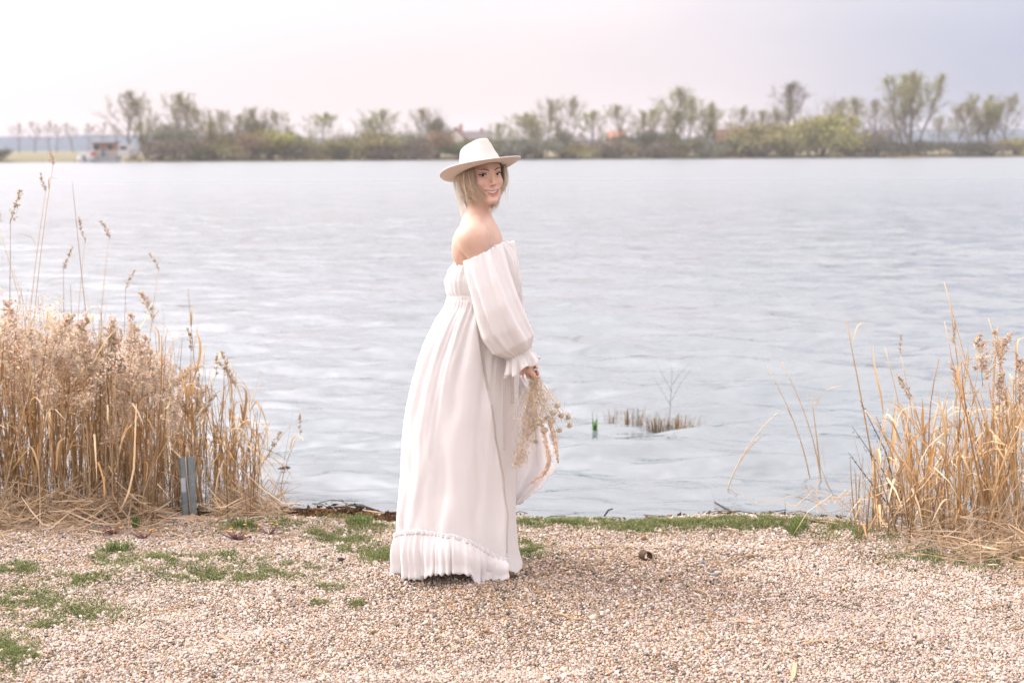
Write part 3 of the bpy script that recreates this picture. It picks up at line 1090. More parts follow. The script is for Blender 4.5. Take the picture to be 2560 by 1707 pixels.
def house(px, eave, ridge, width_px, back, wall_m, roof_m, label, gable_side=True, name='house', depth=8.0):
    y = 260.0
    for _ in range(4):
        x = at_depth(px, 380, y).x
        y = float(far_y(x)) + back
    z = float(ground_z(x, y))
    W = width_px * y / FPX
    ze, zr = at_depth(px, eave, y).z - z, at_depth(px, ridge, y).z - z
    root = empty(name, (x, y, z))
    D = depth
    w = MB()
    h = W / 2
    if gable_side:     # gable end towards the lake
        Vv = [(-h, 0, -0.4), (h, 0, -0.4), (h, 0, ze), (0, 0, zr - 0.1), (-h, 0, ze)]
        V2 = [(a, D, c) for a, b, c in Vv]
        w.add(Vv + V2, [(0, 1, 2, 3, 4), (9, 8, 7, 6, 5), (0, 5, 6, 1), (1, 6, 7, 2), (2, 7, 8, 3), (3, 8, 9, 4), (4, 9, 5, 0)])
    else:
        w.box((-h, 0, -0.4), (h, D, ze))
        w.add([(-h, 0, ze), (-h, D, ze), (-h, D / 2, zr - 0.1), (h, 0, ze), (h, D, ze), (h, D / 2, zr - 0.1)], [(0, 2, 1), (3, 4, 5), (0, 3, 5, 2), (1, 2, 5, 4)])
    w.build('wall', wall_m, root, smooth=False)
    rf = MB()
    e = 0.45
    for sg in (-1, 1):
        if gable_side:
            a = [(sg * (h + e), -e, ze - 0.3), (0, -e, zr), (0, D + e, zr), (sg * (h + e), D + e, ze - 0.3)]
        else:
            yy = -e if sg < 0 else D + e
            a = [(-h - e, yy, ze - 0.3), (h + e, yy, ze - 0.3), (h + e, D / 2, zr), (-h - e, D / 2, zr)]
        b = [(p[0], p[1], p[2] + 0.18) for p in a]
        rf.add(a + b, [(0, 1, 2, 3), (7, 6, 5, 4), (0, 4, 5, 1), (1, 5, 6, 2), (2, 6, 7, 3), (3, 7, 4, 0)])
    ro = rf.build('roof', roof_m, root, smooth=False)
    MB().box((h * 0.3, D * 0.45, zr - 0.8), (h * 0.3 + 0.6, D * 0.45 + 0.6, zr + 0.7)).build('chimney', M_TILE, ro, smooth=False)
    k = max(1, int(W // 2.6))
    for i in range(k):
        cx = -h + W * (i + 0.5) / k
        if ze > 2.0:
            wn_ = MB().box((cx - 0.5, -0.06, ze * 0.42), (cx + 0.5, 0.05, ze * 0.42 + 1.1)).build('window', M_PLASTER, root, smooth=False)
            MB().box((cx - 0.4, -0.075, ze * 0.42 + 0.1), (cx + 0.4, -0.062, ze * 0.42 + 1.0)).build('pane', M_PANE, wn_, smooth=False)
    tag(root, label, 'house' if name == 'house' else 'barn', 'buildings behind the far bank')


house(1140, 346, 319, 44, 34, M_PLASTER, M_TILE, 'white house with a red tiled gable roof left of the hat', depth=9)
house(1190, 347, 330, 66, 38, M_PLASTER, M_SLATE, 'pale house with a low dark roof behind the hat', gable_side=False)
house(1545, 348, 329, 38, 34, M_CREAM, M_ORANGE, 'house with an orange roof peeping over the hedge', gable_side=False)
house(1444, 352, 341, 36, 36, M_PLASTER, M_SLATE, 'low white outbuilding between the tall bare pair and the budding tree', gable_side=False, depth=5)
house(1842, 345, 324, 84, 16, M_BARN, M_BARN, 'long dark brown barn behind the far bank', gable_side=False, name='barn')


# ---- floating cabin, boats and van by the left end of the far bank
def far_point(px, back):
    y = 220.0
    for _ in range(4):
        x = at_depth(px, 390, y).x
        y = float(far_y(x)) + back
    return x, y


mpp = 216 / FPX
x, y = far_point(264, -4.0)
fc_ = empty('floating_cabin', (x, y, WATER_Z))
MB().box((-1.9, -1.6, -0.1), (1.9, 1.6, 0.75)).build('pontoon', M_GREY, fc_, smooth=False)
MB().box((-2.1, -1.8, 0.752), (2.1, 1.8, 0.86)).build('deck', M_GREY, fc_, smooth=False)
MB().box((-1.55, -1.0, 0.862), (1.55, 1.3, 2.0)).build('wall', M_CREAM, fc_, smooth=False)
MB().box((-1.62, -1.06, 2.002), (1.62, 1.36, 2.85)).build('upper_boards', M_ORANGE, fc_, smooth=False)
rm = MB()
for sg in (-1, 1):
    a = [(-1.8, sg * 1.65 + 0.15, 2.86), (1.8, sg * 1.65 + 0.15, 2.86), (1.7, 0.15, 3.1), (-1.7, 0.15, 3.1)]
    b = [(p[0], p[1], p[2] + 0.12) for p in a]
    rm.add(a + b, [(0, 1, 2, 3), (7, 6, 5, 4), (0, 4, 5, 1), (1, 5, 6, 2), (2, 6, 7, 3), (3, 7, 4, 0)])
rm.build('roof', M_SLATE, fc_, smooth=False)
MB().box((-0.35, -1.04, 0.9), (0.35, -0.98, 2.2)).build('door', M_BLUE, fc_, smooth=False)
for cx in (-1.05, 1.05):
    MB().box((cx - 0.32, -1.10, 1.9), (cx + 0.32, -1.063, 2.6)).build('window', M_PANE, fc_, smooth=False)
for k in range(6):
    cx = -2.0 + 4.0 * k / 5
    MB().tube([(cx, -1.7, 0.86), (cx, -1.7, 1.65)], 0.04, 6).build('railing_post', M_GREY, fc_)
MB().tube([(-2.05, -1.7, 1.65), (2.05, -1.7, 1.65)], 0.045, 6).build('handrail', M_GREY, fc_)
MB().box((-1.75, -1.74, 1.0), (-1.1, -1.70, 1.6)).build('hanging_towel', M_REDP, fc_, smooth=False)
tag(fc_, 'small floating cabin with an orange roof and blue door at the left far bank', 'cabin')


def motor_boat(px, back, L, label, rz):
    x, y = far_point(px, back)
    root = empty('motor_boat', (x, y, WATER_Z), rz)
    nx = 9
    P = []
    for i in range(nx):
        t = i / (nx - 1)
        xx = (t - 0.5) * L
        hw = 0.8 * (1 - max(0, t - 0.45) ** 2 * 3.0)
        hw = max(hw, 0.03)
        P.append([(xx, -hw * 0.5, -0.15), (xx, -hw, 0.7 + 0.25 * t), (xx, -hw + 0.06, 0.72 + 0.25 * t), (xx, 0, 0.5), (xx, hw - 0.06, 0.72 + 0.25 * t),
                  (xx, hw, 0.7 + 0.25 * t), (xx, hw * 0.5, -0.15)])
    g = MB().grid(np.array(P), closed_u=True)
    g.add(np.array(P[0]), [tuple(range(7))])
    g.build('hull', M_BOATW, root)
    c = MB()
    c.add([(-0.5, -0.55, 0.6), (0.7, -0.5, 0.6), (0.7, 0.5, 0.6), (-0.5, 0.55, 0.6), (-0.4, -0.45, 1.65), (0.25, -0.42, 1.65), (0.25, 0.42, 1.65), (-0.4, 0.45, 1.65)],
          [(0, 1, 5, 4), (1, 2, 6, 5), (2, 3, 7, 6), (3, 0, 4, 7), (4, 5, 6, 7)])
    c.build('cabin', M_BOATW, root, smooth=False)
    MB().add([(0.705, -0.4, 0.9), (0.705, 0.4, 0.9), (0.37, 0.35, 1.5), (0.37, -0.35, 1.5)], [(0, 1, 2, 3)]).build('windscreen', M_PANE, root, smooth=False)
    MB().box((-L / 2 - 0.3, -0.15, 0.1), (-L / 2 - 0.02, 0.15, 1.0)).build('outboard_motor', M_SLATE, root, smooth=False)
    tag(root, label, 'boat', 'boats by the floating cabin')


motor_boat(205, -3.5, 3.2, 'white motor boat moored farthest left of the floating cabin', 1.9)
motor_boat(229, -4.5, 3.4, 'white motor boat moored against the floating cabin', 1.3)

x, y = far_point(312, 7.0)
van = empty('camper_van', (x, y, float(ground_z(x, y))))
pr = [(-2.1, 0.45), (2.2, 0.45), (2.2, 1.15), (1.6, 1.35), (1.05, 2.25), (-2.0, 2.35), (-2.1, 2.2)]
bv = MB()
bv.add([(a, -0.9, c) for a, c in pr] + [(a, 0.9, c) for a, c in pr], [tuple(range(7)), tuple(range(13, 6, -1))] + [(i, i + 7, (i + 1) % 7 + 7, (i + 1) % 7) for i in range(7)])
bv.build('body', M_BOATW, van, smooth=False)
for cx in (-1.3, 1.4):
    for sy in (-0.92, 0.72):
        ww = MB().tube([(cx, sy, 0.36), (cx, sy + 0.2, 0.36)], 0.36, 14).build('wheel', M_SLATE, van)
        MB().tube([(cx, sy - 0.01, 0.36), (cx, sy + 0.05, 0.36)], 0.2, 10).build('hub', M_GREY, ww)
for a, b in ((-1.7, -0.7), (-0.5, 0.6)):
    MB().box((a, -0.915, 1.45), (b, -0.89, 2.0)).build('window', M_PANE, van, smooth=False)
tag(van, 'white camper van parked right of the floating cabin', 'van')

x, y = far_point(402, 4.0)
ub = empty('upturned_boat', (x, y, float(ground_z(x, y)) + 0.15), 0.25)
P = []
for i in range(9):
    t = i / 8
    hw = 0.75 * math.sin(math.pi * (0.12 + 0.8 * t)) + 0.02
    P.append([((t - 0.5) * 3.6, hw * math.cos(a), 0.65 * math.sin(a) * (0.5 + 0.5 * hw / 0.75) + 0.25 * t) for a in np.linspace(0, math.pi, 9)])
MB().grid(np.array(P)).build('hull', M_BOATW, ub)
MB().tube([((i / 8 - 0.5) * 3.6, 0, P[i][4][2] + 0.02) for i in range(9)], 0.04, 5).build('keel', M_GREY, ub)
tag(ub, 'pale rowing boat lying upturned on the bank below the bare trees', 'boat')
# ------------------------------------------------------------------ reeds, straw, grass, litter on the near bank
M_REED = simple_mat('dry_reed', (1, 1, 1), 0.6, 0.22, 14.0, 0.3, use_col=True, translucent=0.32)
M_PLUME = simple_mat('reed_plume', (1, 1, 1), 0.9, 0.12, 20.0, 0.1, use_col=True, translucent=0.35)
M_GRASS = simple_mat('green_blade', (1, 1, 1), 0.6, 0.2, 9.0, 0.25, use_col=True, translucent=0.3)
M_LITTER = simple_mat('leaf_litter', (1, 1, 1), 0.85, 0.25, 20.0, 0.15, use_col=True)
M_DARKTWIG = simple_mat('dark_twig', (0.05, 0.042, 0.036), 0.8, 0.3, 20.0, 0.2)
STRAWS = 1.10 * np.array([[0.58, 0.38, 0.18], [0.52, 0.32, 0.14], [0.66, 0.48, 0.27], [0.42, 0.25, 0.11], [0.72, 0.57, 0.37], [0.33, 0.20, 0.10]])
rr = np.random.default_rng(77)


def stem_mesh(k):
    r = np.random.default_rng(300 + k)
    c = STRAWS[k % 6]
    ph, am = r.random() * 6.28, r.uniform(0.01, 0.05)
    t = np.linspace(0, 1, 9)
    pts = np.stack([am * np.sin(2.2 * t + ph) - am * math.sin(ph) + 0.10 * t ** 2.6 * r.uniform(-1, 1),
                    am * 0.6 * np.sin(1.8 * t) + 0.05 * t ** 2 * r.uniform(-1, 1), t], 1)
    rad = np.linspace(0.0042, 0.0016, 9) * r.uniform(0.8, 1.2)
    m = MB()
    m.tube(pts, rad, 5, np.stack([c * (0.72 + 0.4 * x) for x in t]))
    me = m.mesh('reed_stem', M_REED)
    me['tip'] = pts[-1].tolist()
    me['mid'] = pts.ravel().tolist()
    return me


def plume_mesh(k, slim=False):
    """Feathery seed head: many drooping side branches with fluff."""
    r = np.random.default_rng(400 + k)
    m = MB()
    L = 0.15 if slim else 0.20
    base = np.array([0.66, 0.54, 0.42]) if not slim else np.array([0.52, 0.40, 0.27])
    ax_b = r.uniform(-0.4, 0.4)
    n = 26 if slim else 46
    for i in range(n):
        t = r.random()
        p = np.array([ax_b * L * t * t, 0, L * t])
        az = r.normal(0.2, 1.5)
        ln = (0.020 if slim else 0.05) * (1.15 - 0.75 * t) * r.uniform(0.6, 1.3)
        d = np.array([math.cos(az) * 0.8, math.sin(az) * 0.8, 0.75])
        q = np.stack([p, p + d * ln * 0.6, p + d * ln + np.array([0, 0, -0.25 * ln])])
        m.ribbon(q, [0.0008, 0.0012, 0.0004], np.cross(d, [0, 0, 1.0]) / np.linalg.norm(np.cross(d, [0, 0, 1.0])), base * 0.75)
        f = 9 if slim else 17
        pts = p + d * ln * r.uniform(0.25, 1.05, (f, 1)) + r.normal(0, 0.0035, (f, 3))
        leaf_cloud(m, pts, 0.0042 if slim else 0.0052, base, r, 0.2)
    m.tube([(0, 0, -0.01), (ax_b * L * 0.25, 0, L * 0.5), (ax_b * L, 0, L)], [0.0016, 0.0012, 0.0005], 4, base * 0.7)
    return m.mesh('reed_plume', M_PLUME)


def blade_mesh(k):
    r = np.random.default_rng(500 + k)
    c = STRAWS[(k + 2) % 6] * r.uniform(0.9, 1.15)
    n = 8
    t = np.linspace(0, 1, n)
    L = r.uniform(0.18, 0.40)
    droop = r.uniform(0.2, 1.3)
    kink = r.uniform(0.35, 0.7)
    ang = 0.35 + droop * smooth01((t - kink * 0.6) / 0.5) * 1.6
    dx = np.sin(ang) * L / n
    dz = np.cos(ang) * L / n
    pts = np.stack([np.cumsum(dx), 0.03 * np.sin(3 * t + k) * t, np.cumsum(dz)], 1)
    w = 0.0065 * np.sin(np.pi * np.clip(t * 0.85 + 0.15, 0, 1)) * r.uniform(0.6, 1.2) + 0.0006
    tw = r.uniform(-1.5, 1.5) * t
    side = np.stack([0.3 * np.sin(tw), np.cos(tw), 0.4 * np.sin(tw)], 1)
    m = MB()
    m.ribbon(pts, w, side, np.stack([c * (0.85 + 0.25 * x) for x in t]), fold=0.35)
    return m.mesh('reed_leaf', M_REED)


STEMS = [stem_mesh(k) for k in range(18)]
PLUMES = [plume_mesh(k) for k in range(6)] + [plume_mesh(k + 20, True) for k in range(4)]
BLADES = [blade_mesh(k) for k in range(14)]


def reed(x, y, L, lean, az, label, group, plume=None, leaves=2, thick=1.0, ps=1.0, name='dry_reed', z=None, sk=None):
    """One reed: stem, its leaves and its plume."""
    if z is None:
        z = max(float(ground_z(x, y)), WATER_Z - 0.25) - 0.02
    root = empty(name, (x, y, z))
    root.rotation_euler = Euler((0, lean, az), 'XYZ')
    k = random.randrange(18) if sk is None else sk
    link_copy('stem', STEMS[k], root, sc=(thick, thick, L))
    mid = np.array(STEMS[k]['mid']).reshape(-1, 3) * [thick, thick, L]
    for j in range(leaves):
        t = random.uniform(0.25, 0.92)
        i = int(t * 8)
        p = mid[i] + (mid[min(i + 1, 8)] - mid[i]) * (t * 8 - i)
        s = random.uniform(0.6, 1.1)
        link_copy('leaf', random.choice(BLADES), root, tuple(p), (random.uniform(-0.2, 0.2), random.uniform(-0.3, 0.3), random.random() * 6.28), (s, s, s))
    if plume is not None:
        s = random.uniform(0.8, 1.15) * ps
        link_copy('plume', PLUMES[plume], root, tuple(mid[-1] - [0, 0, 0.012]), (random.uniform(-0.35, 0.35), random.uniform(-0.5, 0.5), random.random() * 6.28), (s, s, s))
    tag(root, label, 'reed', group)
    return root


def reed_to(base, tip, label, group, **kw):
    """A reed from its foot to its tip."""
    d = Vector(tip) - Vector(base)
    L = d.length
    az = math.atan2(d.y, d.x)
    lean = math.acos(max(-1, min(1, d.z / L)))
    return reed(base[0], base[1], L, lean, az, label, group, z=base[2], **kw)


# ---- outline of the left reed bed: how high the mass stands at a given x
def left_top(px):
    return np.interp(px, [-200, 0, 150, 300, 400, 480, 560, 640, 700], [755, 770, 800, 850, 880, 915, 985, 1065, 1140])


GL, GR = 'dry reeds of the left bed', 'dry reeds of the right clump'
LB_MAIN = 'dry golden reed {} in the dense part of the left bed'
LB_EDGE = 'thin dry reed {} in the sparse right fringe of the left bed'
LB_RIGHT = 'dry straw-coloured reed {} in the loose clump at the right edge'


def reed_label(lean, plume, text):
    way = 'upright' if abs(lean) < 0.06 else ('right-leaning' if lean > 0 else 'left-leaning')
    return way + ' ' + text.format('with a plume' if plume is not None else 'without a plume')

# individually placed reeds of the left bed: 150, nearest ones
cnt = 0
while cnt < 150:
    px = random.uniform(-40, 690)
    fringe = px > 470
    if px > 600 and random.random() < 0.45:
        continue
    y = random.uniform(6.55, 7.5) if not fringe else random.uniform(6.95, 7.9)
    y -= 0.25 * smooth01((200 - px) / 200.0) * random.random()
    if 400 < px < 545 and y < 7.0:
        y = random.uniform(7.0, 7.6)
    foot = at_depth(px, 1250, y)
    hasp = random.random() < (0.62 if px < 480 else 0.28)
    top = float(left_top(px)) + random.gauss(35, 45) + (95 if hasp else 0)
    zt = at_depth(px, top, y).z
    z0 = max(float(ground_z(foot.x, y)), WATER_Z - 0.2) - 0.02
    L = zt - z0
    if L < 0.25:
        continue
    pl = None
    if hasp:
        pl = random.randrange(6) if px < 430 else random.randrange(6, 10)
    la = random.gauss(0.02, 0.10)
    reed(foot.x, y, L, la, random.uniform(-0.6, 0.6), reed_label(la, pl, LB_EDGE if fringe else LB_MAIN), GL, plume=pl,
         leaves=random.choice((1, 2, 3)), thick=random.uniform(0.8, 1.25), ps=1.0)
    cnt += 1

# tall single reeds above the left bed (foot and tip as in the photograph)
TALL = [
    (60, 1200, 60, 378, 7.6, 0, 'tallest reed of the left bed, its plume standing against the far bank', 0.45),
    (20, 1200, 4, 520, 7.3, 6, 'tall reed at the left edge with a dark drooping seed head', 1.0),
    (45, 1200, 72, 440, 8.4, 7, 'tall thin reed with a faint seed head left of the hooked one', 0.9),
    (150, 1200, 40, 530, 8.2, 6, 'tall reed leaning left above the bed with a brown seed head', 0.9),
    (255, 1210, 200, 452, 8.2, None, 'tall bare hooked reed rising over the left bed', 0.9),
    (240, 1210, 232, 560, 8.6, 7, 'tall reed with small seed tufts right of the hooked one', 0.9),
    (190, 1210, 170, 570, 8.4, 8, 'tall reed with a curled tuft left of the hooked one', 0.9),
    (160, 1210, 140, 640, 8.3, 9, 'reed with a beige tuft above the middle of the left bed', 0.9),
    (360, 1215, 356, 640, 8.6, 6, 'reed with a single dark tuft high over the water', 0.8),
    (300, 1215, 296, 690, 8.4, 6, 'reed with a long loose seed head above the left bed', 1.0),
    (345, 1215, 338, 770, 7.9, 3, 'reed with a pale beige plume right of the bed top', 0.9),
    (470, 1220, 458, 845, 7.5, 7, 'reed with a short brown plume above the grey post', 1.0),
    (500, 1230, 494, 905, 7.6, 8, 'reed with a leaning brown plume right of the post', 0.9),
    (600, 1240, 588, 905, 7.7, 6, 'slim reed with a tall narrow plume, left of the pair over the water', 0.9),
    (660, 1250, 632, 925, 7.7, 7, 'slim reed with a tall narrow plume, right of the pair over the water', 1.1),
    (510, 1240, 488, 720, 8.3, None, 'thin bare reed standing high over the water right of the bed', 0.7),
    (700, 1262, 706, 1050, 7.7, 8, 'last faint reed at the right end of the left bed', 0.8),
    (300, 1215, 255, 720, 7.9, None, 'dark bare reed stalk rising from the left bed', 0.9),
]
for fx_, fy_, tx, ty, y, pl, lab, ps in TALL:
    b = at_depth(fx_, fy_, y)
    b.z = max(float(ground_z(b.x, y)), WATER_Z - 0.2) - 0.02
    reed_to(b, at_depth(tx, ty + (28 if pl is not None else 0), y), lab, GL, plume=pl, leaves=1, thick=0.9, ps=ps, sk=random.choice((2, 5, 8)))

# bent pale stalk across the bed
cb = MB()
cpts = [at_depth(612 * 0.5 + 35, 1010, 6.55), at_depth(338, 1090, 6.52), at_depth(335, 1170, 6.5), at_depth(322, 1230, 6.48), at_depth(300, 1280, 6.46)]
cb.tube([tuple(p) for p in cpts], [0.003, 0.0045, 0.005, 0.0045, 0.004], 6, STRAWS[4] * 1.25)
tag(cb.build('bent_straw', M_REED), 'pale bent reed stalk arching down in front of the left bed', 'straw')

# ---- right clump: individually placed
RTALL = [
    (2500, 1290, 2332, 708, 6.5, None, 'tallest bare reed of the right clump, leaning left', 1.3),
    (2200, 1290, 2122, 800, 7.3, None, 'bare reed leaning left at the outer left of the right clump', 1.1),
    (2036, 1290, 2005, 905, 7.9, None, 'leftmost bare reed standing in the water right of the sedge', 1.0),
    (2060, 1275, 2042, 895, 7.8, None, 'second bare reed standing in the water, bent at the foot', 1.0),
    (2052, 1240, 2034, 990, 8.2, None, 'short brown reed between the two bare reeds in the water', 1.0),
    (2310, 1300, 2228, 880, 7.0, 6, 'reed with a narrow closed seed head in the right clump', 0.6),
    (2290, 1300, 2188, 870, 7.1, None, 'bare reed leaning left beside the narrow seed head', 1.0),
    (2540, 1330, 2508, 860, 6.4, 1, 'reed with the upright fluffy plume near the right edge', 0.95),
    (2556, 1330, 2550, 900, 6.3, 2, 'reed with a broad fluffy plume at the right edge', 1.05),
    (2552, 1340, 2555, 960, 6.2, 4, 'reed with a grey fluffy plume low at the right edge', 1.0),
    (2530, 1340, 2488, 905, 6.5, 5, 'reed with a leaning pink-grey plume left of the upright one', 0.8),
    (2520, 1320, 2440, 835, 6.6, 9, 'reed with a small tufted tip in the right clump', 0.6),
    (2535, 1320, 2463, 790, 6.7, None, 'straight bare reed near the upright plume', 1.1),
    (2360, 1310, 2285, 985, 6.9, 8, 'reed with a drooping brown head in the middle of the right clump', 0.8),
    (2330, 1310, 2252, 990, 7.0, 9, 'reed with a fanned brown head left of the middle of the right clump', 0.8),
    (2380, 1300, 2355, 800, 7.3, None, 'pale thin reed behind the tallest one in the right clump', 0.9),
    (2430, 1300, 2380, 750, 7.4, None, 'faint tall reed behind the tallest one in the right clump', 0.8),
    (2420, 1330, 2340, 985, 6.6, None, 'thick broken reed stub leaning right in the right clump', 1.5),
    (2540, 1340, 2520, 1000, 6.2, 3, 'reed with a large hanging plume under the upright one', 1.1),
    (1800, 1300, 1946, 1035, 7.6, None, 'thin bent reed rising alone from the shallow water', 0.6),
]
for fx_, fy_, tx, ty, y, pl, lab, ps in RTALL:
    b = at_depth(fx_, fy_, y)
    b.z = max(float(ground_z(b.x, y)), WATER_Z - 0.2) - 0.02
    reed_to(b, at_depth(tx, ty + (45 if pl is not None and pl < 6 else 0), y), lab, GR, plume=pl, leaves=random.choice((0, 1, 1)) if pl is None else 1,
            thick=1.25 if pl is None else 1.1, ps=ps, sk=random.choice((0, 2, 4, 8, 10)))
cnt = 0
while cnt < 95:
    px = random.triangular(2130, 2620, 2480)
    y = random.uniform(6.2, 7.3) - 0.5 * smooth01((px - 2350) / 250.0) * random.random()
    foot = at_depth(px, 1250, y)
    top = float(np.interp(px, [2130, 2200, 2300, 2400, 2500, 2600], [1110, 1040, 1010, 980, 920, 880])) + random.gauss(70, 80)
    zt = at_depth(px, top, y).z
    z0 = max(float(ground_z(foot.x, y)), WATER_Z - 0.2) - 0.02
    L = zt - z0
    if L < 0.2:
        continue
    la = random.gauss(-0.10, 0.17)
    pl = random.randrange(6) if random.random() < 0.03 else None
    reed(foot.x, y, L, la, random.uniform(-0.5, 0.5), reed_label(la, pl, LB_RIGHT), GR, plume=pl,
         leaves=random.choice((1, 1, 2, 3)), thick=random.uniform(0.85, 1.45))
    cnt += 1


# ---- the rest of both beds, and the tangle of fallen straw: masses nobody could count
def tangle(name, n_stem, place, label, leaf_share=0.6):
    m = MB()
    for i in range(n_stem):
        x, y, L, lean = place()
        z = max(float(ground_z(x, y)), WATER_Z - 0.2) - 0.02
        az = rr.random() * 6.28
        la = rr.normal(0.0, lean)
        t = np.linspace(0, 1, 5)
        dx, dyy = math.cos(az) * math.sin(la), math.sin(az) * math.sin(la)
        cv = rr.normal(0, 0.07)
        c = STRAWS[rr.integers(0, 6)] * rr.uniform(0.75, 1.15)
        pts = np.stack([x + dx * L * t + cv * L * t ** 2, y + dyy * L * t, z + L * math.cos(la) * t], 1)
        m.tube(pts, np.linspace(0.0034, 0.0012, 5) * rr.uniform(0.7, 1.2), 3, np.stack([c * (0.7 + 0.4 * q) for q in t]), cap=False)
        for _ in range(2):
            if rr.random() < leaf_share:
                k = rr.uniform(0.15, 0.9)
                p = pts[0] + (pts[4] - pts[0]) * k
                az2 = rr.random() * 6.28
                ll = rr.uniform(0.10, 0.32)
                o = np.array([math.cos(az2), math.sin(az2), 0])
                up = rr.uniform(-0.2, 1.0)
                q = np.stack([p, p + o * ll * 0.4 + [0, 0, ll * 0.45 * up + 0.03], p + o * ll * 0.75 + [0, 0, ll * 0.3 * up], p + o * ll + [0, 0, -ll * 0.15]])
                m.ribbon(q, [0.002, 0.0045, 0.0035, 0.0006], np.array([-o[1], o[0], 0.2]), c * rr.uniform(0.85, 1.25))
    o = m.build(name, M_REED)
    return tag(o, label, kind='stuff')


def place_left():
    while True:
        px = rr.uniform(-420, 640)
        y = rr.uniform(6.6, 8.6)
        if rr.random() < (px - 430) / 330 or (390 < px < 550 and y < 7.05):
            continue
        p = at_depth(px, 1250, y)
        top = float(left_top(px)) + rr.normal(55, 75)
        L = at_depth(px, top, y).z - max(float(ground_z(p.x, y)), WATER_Z - 0.2)
        if L > 0.2:
            return p.x, y, L, 0.13


def place_right():
    while True:
        px = 2900 - rr.random() ** 0.8 * 760
        y = rr.uniform(6.1, 7.7)
        p = at_depth(px, 1250, y)
        top = float(np.interp(px, [2130, 2200, 2300, 2400, 2500, 2600], [1150, 1090, 1060, 1020, 960, 900])) + abs(rr.normal(60, 90))
        L = at_depth(px, top, y).z - max(float(ground_z(p.x, y)), WATER_Z - 0.2)
        if L > 0.15:
            return p.x, y, L, 0.2


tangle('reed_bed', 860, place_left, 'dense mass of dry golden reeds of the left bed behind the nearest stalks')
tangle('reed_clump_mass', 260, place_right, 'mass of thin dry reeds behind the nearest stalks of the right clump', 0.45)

# mass of fluffy plumes low in the left bed
m = MB()
for i in range(200):
    px = rr.uniform(-260, 420)
    y = rr.uniform(6.55, 8.0)
    py = float(left_top(px)) + rr.uniform(0, 210) * (1 if rr.random() < 0.75 else 1.6)
    p = np.array(at_depth(px, py, y))
    base = np.array([0.72, 0.60, 0.48]) * rr.uniform(0.8, 1.1)
    n = 210
    q = rr.normal(size=(n, 3)) * np.array([0.034, 0.025, 0.040]) * rr.uniform(0.6, 1.35)
    q[:, 0] += q[:, 2] * rr.uniform(-0.8, 0.8)
    leaf_cloud(m, p + q, 0.0062, base, rr, 0.2)
    m.tube([p + [0, 0, -0.35], p], 0.0018, 3, STRAWS[2], cap=False)
pm_ = m.build('plume_mass', M_PLUME)
tag(pm_, 'fluffy beige plumes massed in the upper part of the left reed bed', kind='stuff')


def litter(name, n, region, label, zlift=0.02, up=0.25, length=(0.08, 0.38)):
    m = MB()
    for i in range(n):
        x, y, hgt = region()
        z = max(float(ground_z(x, y)), WATER_Z) + abs(rr.normal(0, zlift)) * hgt + 0.004
        az = rr.normal(0.0, 0.9) if rr.random() < 0.6 else rr.random() * 6.28
        L = rr.uniform(*length)
        d = np.array([math.cos(az), math.sin(az) * 0.8, rr.normal(0, up) * hgt])
        c = (STRAWS[rr.integers(0, 6)] * 0.6 + np.array([0.62, 0.51, 0.38]) * 0.4) * rr.uniform(0.45, 1.15)
        t = np.linspace(-0.5, 0.5, 4)[:, None]
        pts = np.array([x, y, z]) + d * L * t + np.array([0, 0, 1.0]) * 0.10 * L * (0.25 - t ** 2) + np.array([-d[1], d[0], 0]) * rr.normal(0, 0.15) * L * t ** 2
        pts[:, 2] = np.maximum(pts[:, 2], z - 0.012)
        m.ribbon(pts, np.array([0.0012, 0.0026, 0.0024, 0.0008]) * rr.uniform(0.6, 1.5), np.array([-d[1] * 0.7, d[0] * 0.7, 0.7]), c)
    return tag(m.build(name, M_REED), label, kind='stuff')


def reg_left():
    px = rr.uniform(-420, 700)
    base = float(np.interp(px, [-150, 0, 200, 420, 600, 700], [1335, 1330, 1312, 1288, 1278, 1275]))
    py = base + rr.normal(0, 20) - 12
    p = on_ground(px, py)
    if 415 < px < 535:
        return reg_left()
    return p.x, p.y, float(np.clip(1.6 - (py - base + 40) / 70, 0.25, 2.2))


def reg_right():
    px = 2760 - abs(rr.normal(0, 300))
    base = float(np.interp(px, [2000, 2130, 2300, 2450, 2680], [1318, 1325, 1352, 1390, 1440]))
    py = base + rr.normal(0, 28) - 15
    p = on_ground(px, py)
    return p.x, p.y, float(np.clip(1.4 - (py - base + 30) / 80, 0.2, 2.0))


litter('straw_litter', 1450, reg_left, 'tangle of fallen pale straw at the foot of the left reed bed', 0.05, 0.9, (0.06, 0.30))
litter('straw_litter', 1050, reg_right, 'tangle of fallen pale straw at the foot of the right clump', 0.06, 1.0, (0.06, 0.30))


def reg_thin():
    while True:
        px = rr.uniform(-80, 950)
        py = rr.uniform(1290, 1400)
        if rr.random() < math.exp(-(py - 1290) / 45) * (1 if px < 700 else 0.5):
            p = on_ground(px, py)
            return p.x, p.y, 0.2


litter('scattered_straw', 420, reg_thin, 'thin scattering of straw bits on the pebbles before the left bed', 0.006, 0.03, (0.03, 0.16))

# ---- wrack line: dark leaves and twigs washed up left of the woman
m = MB()


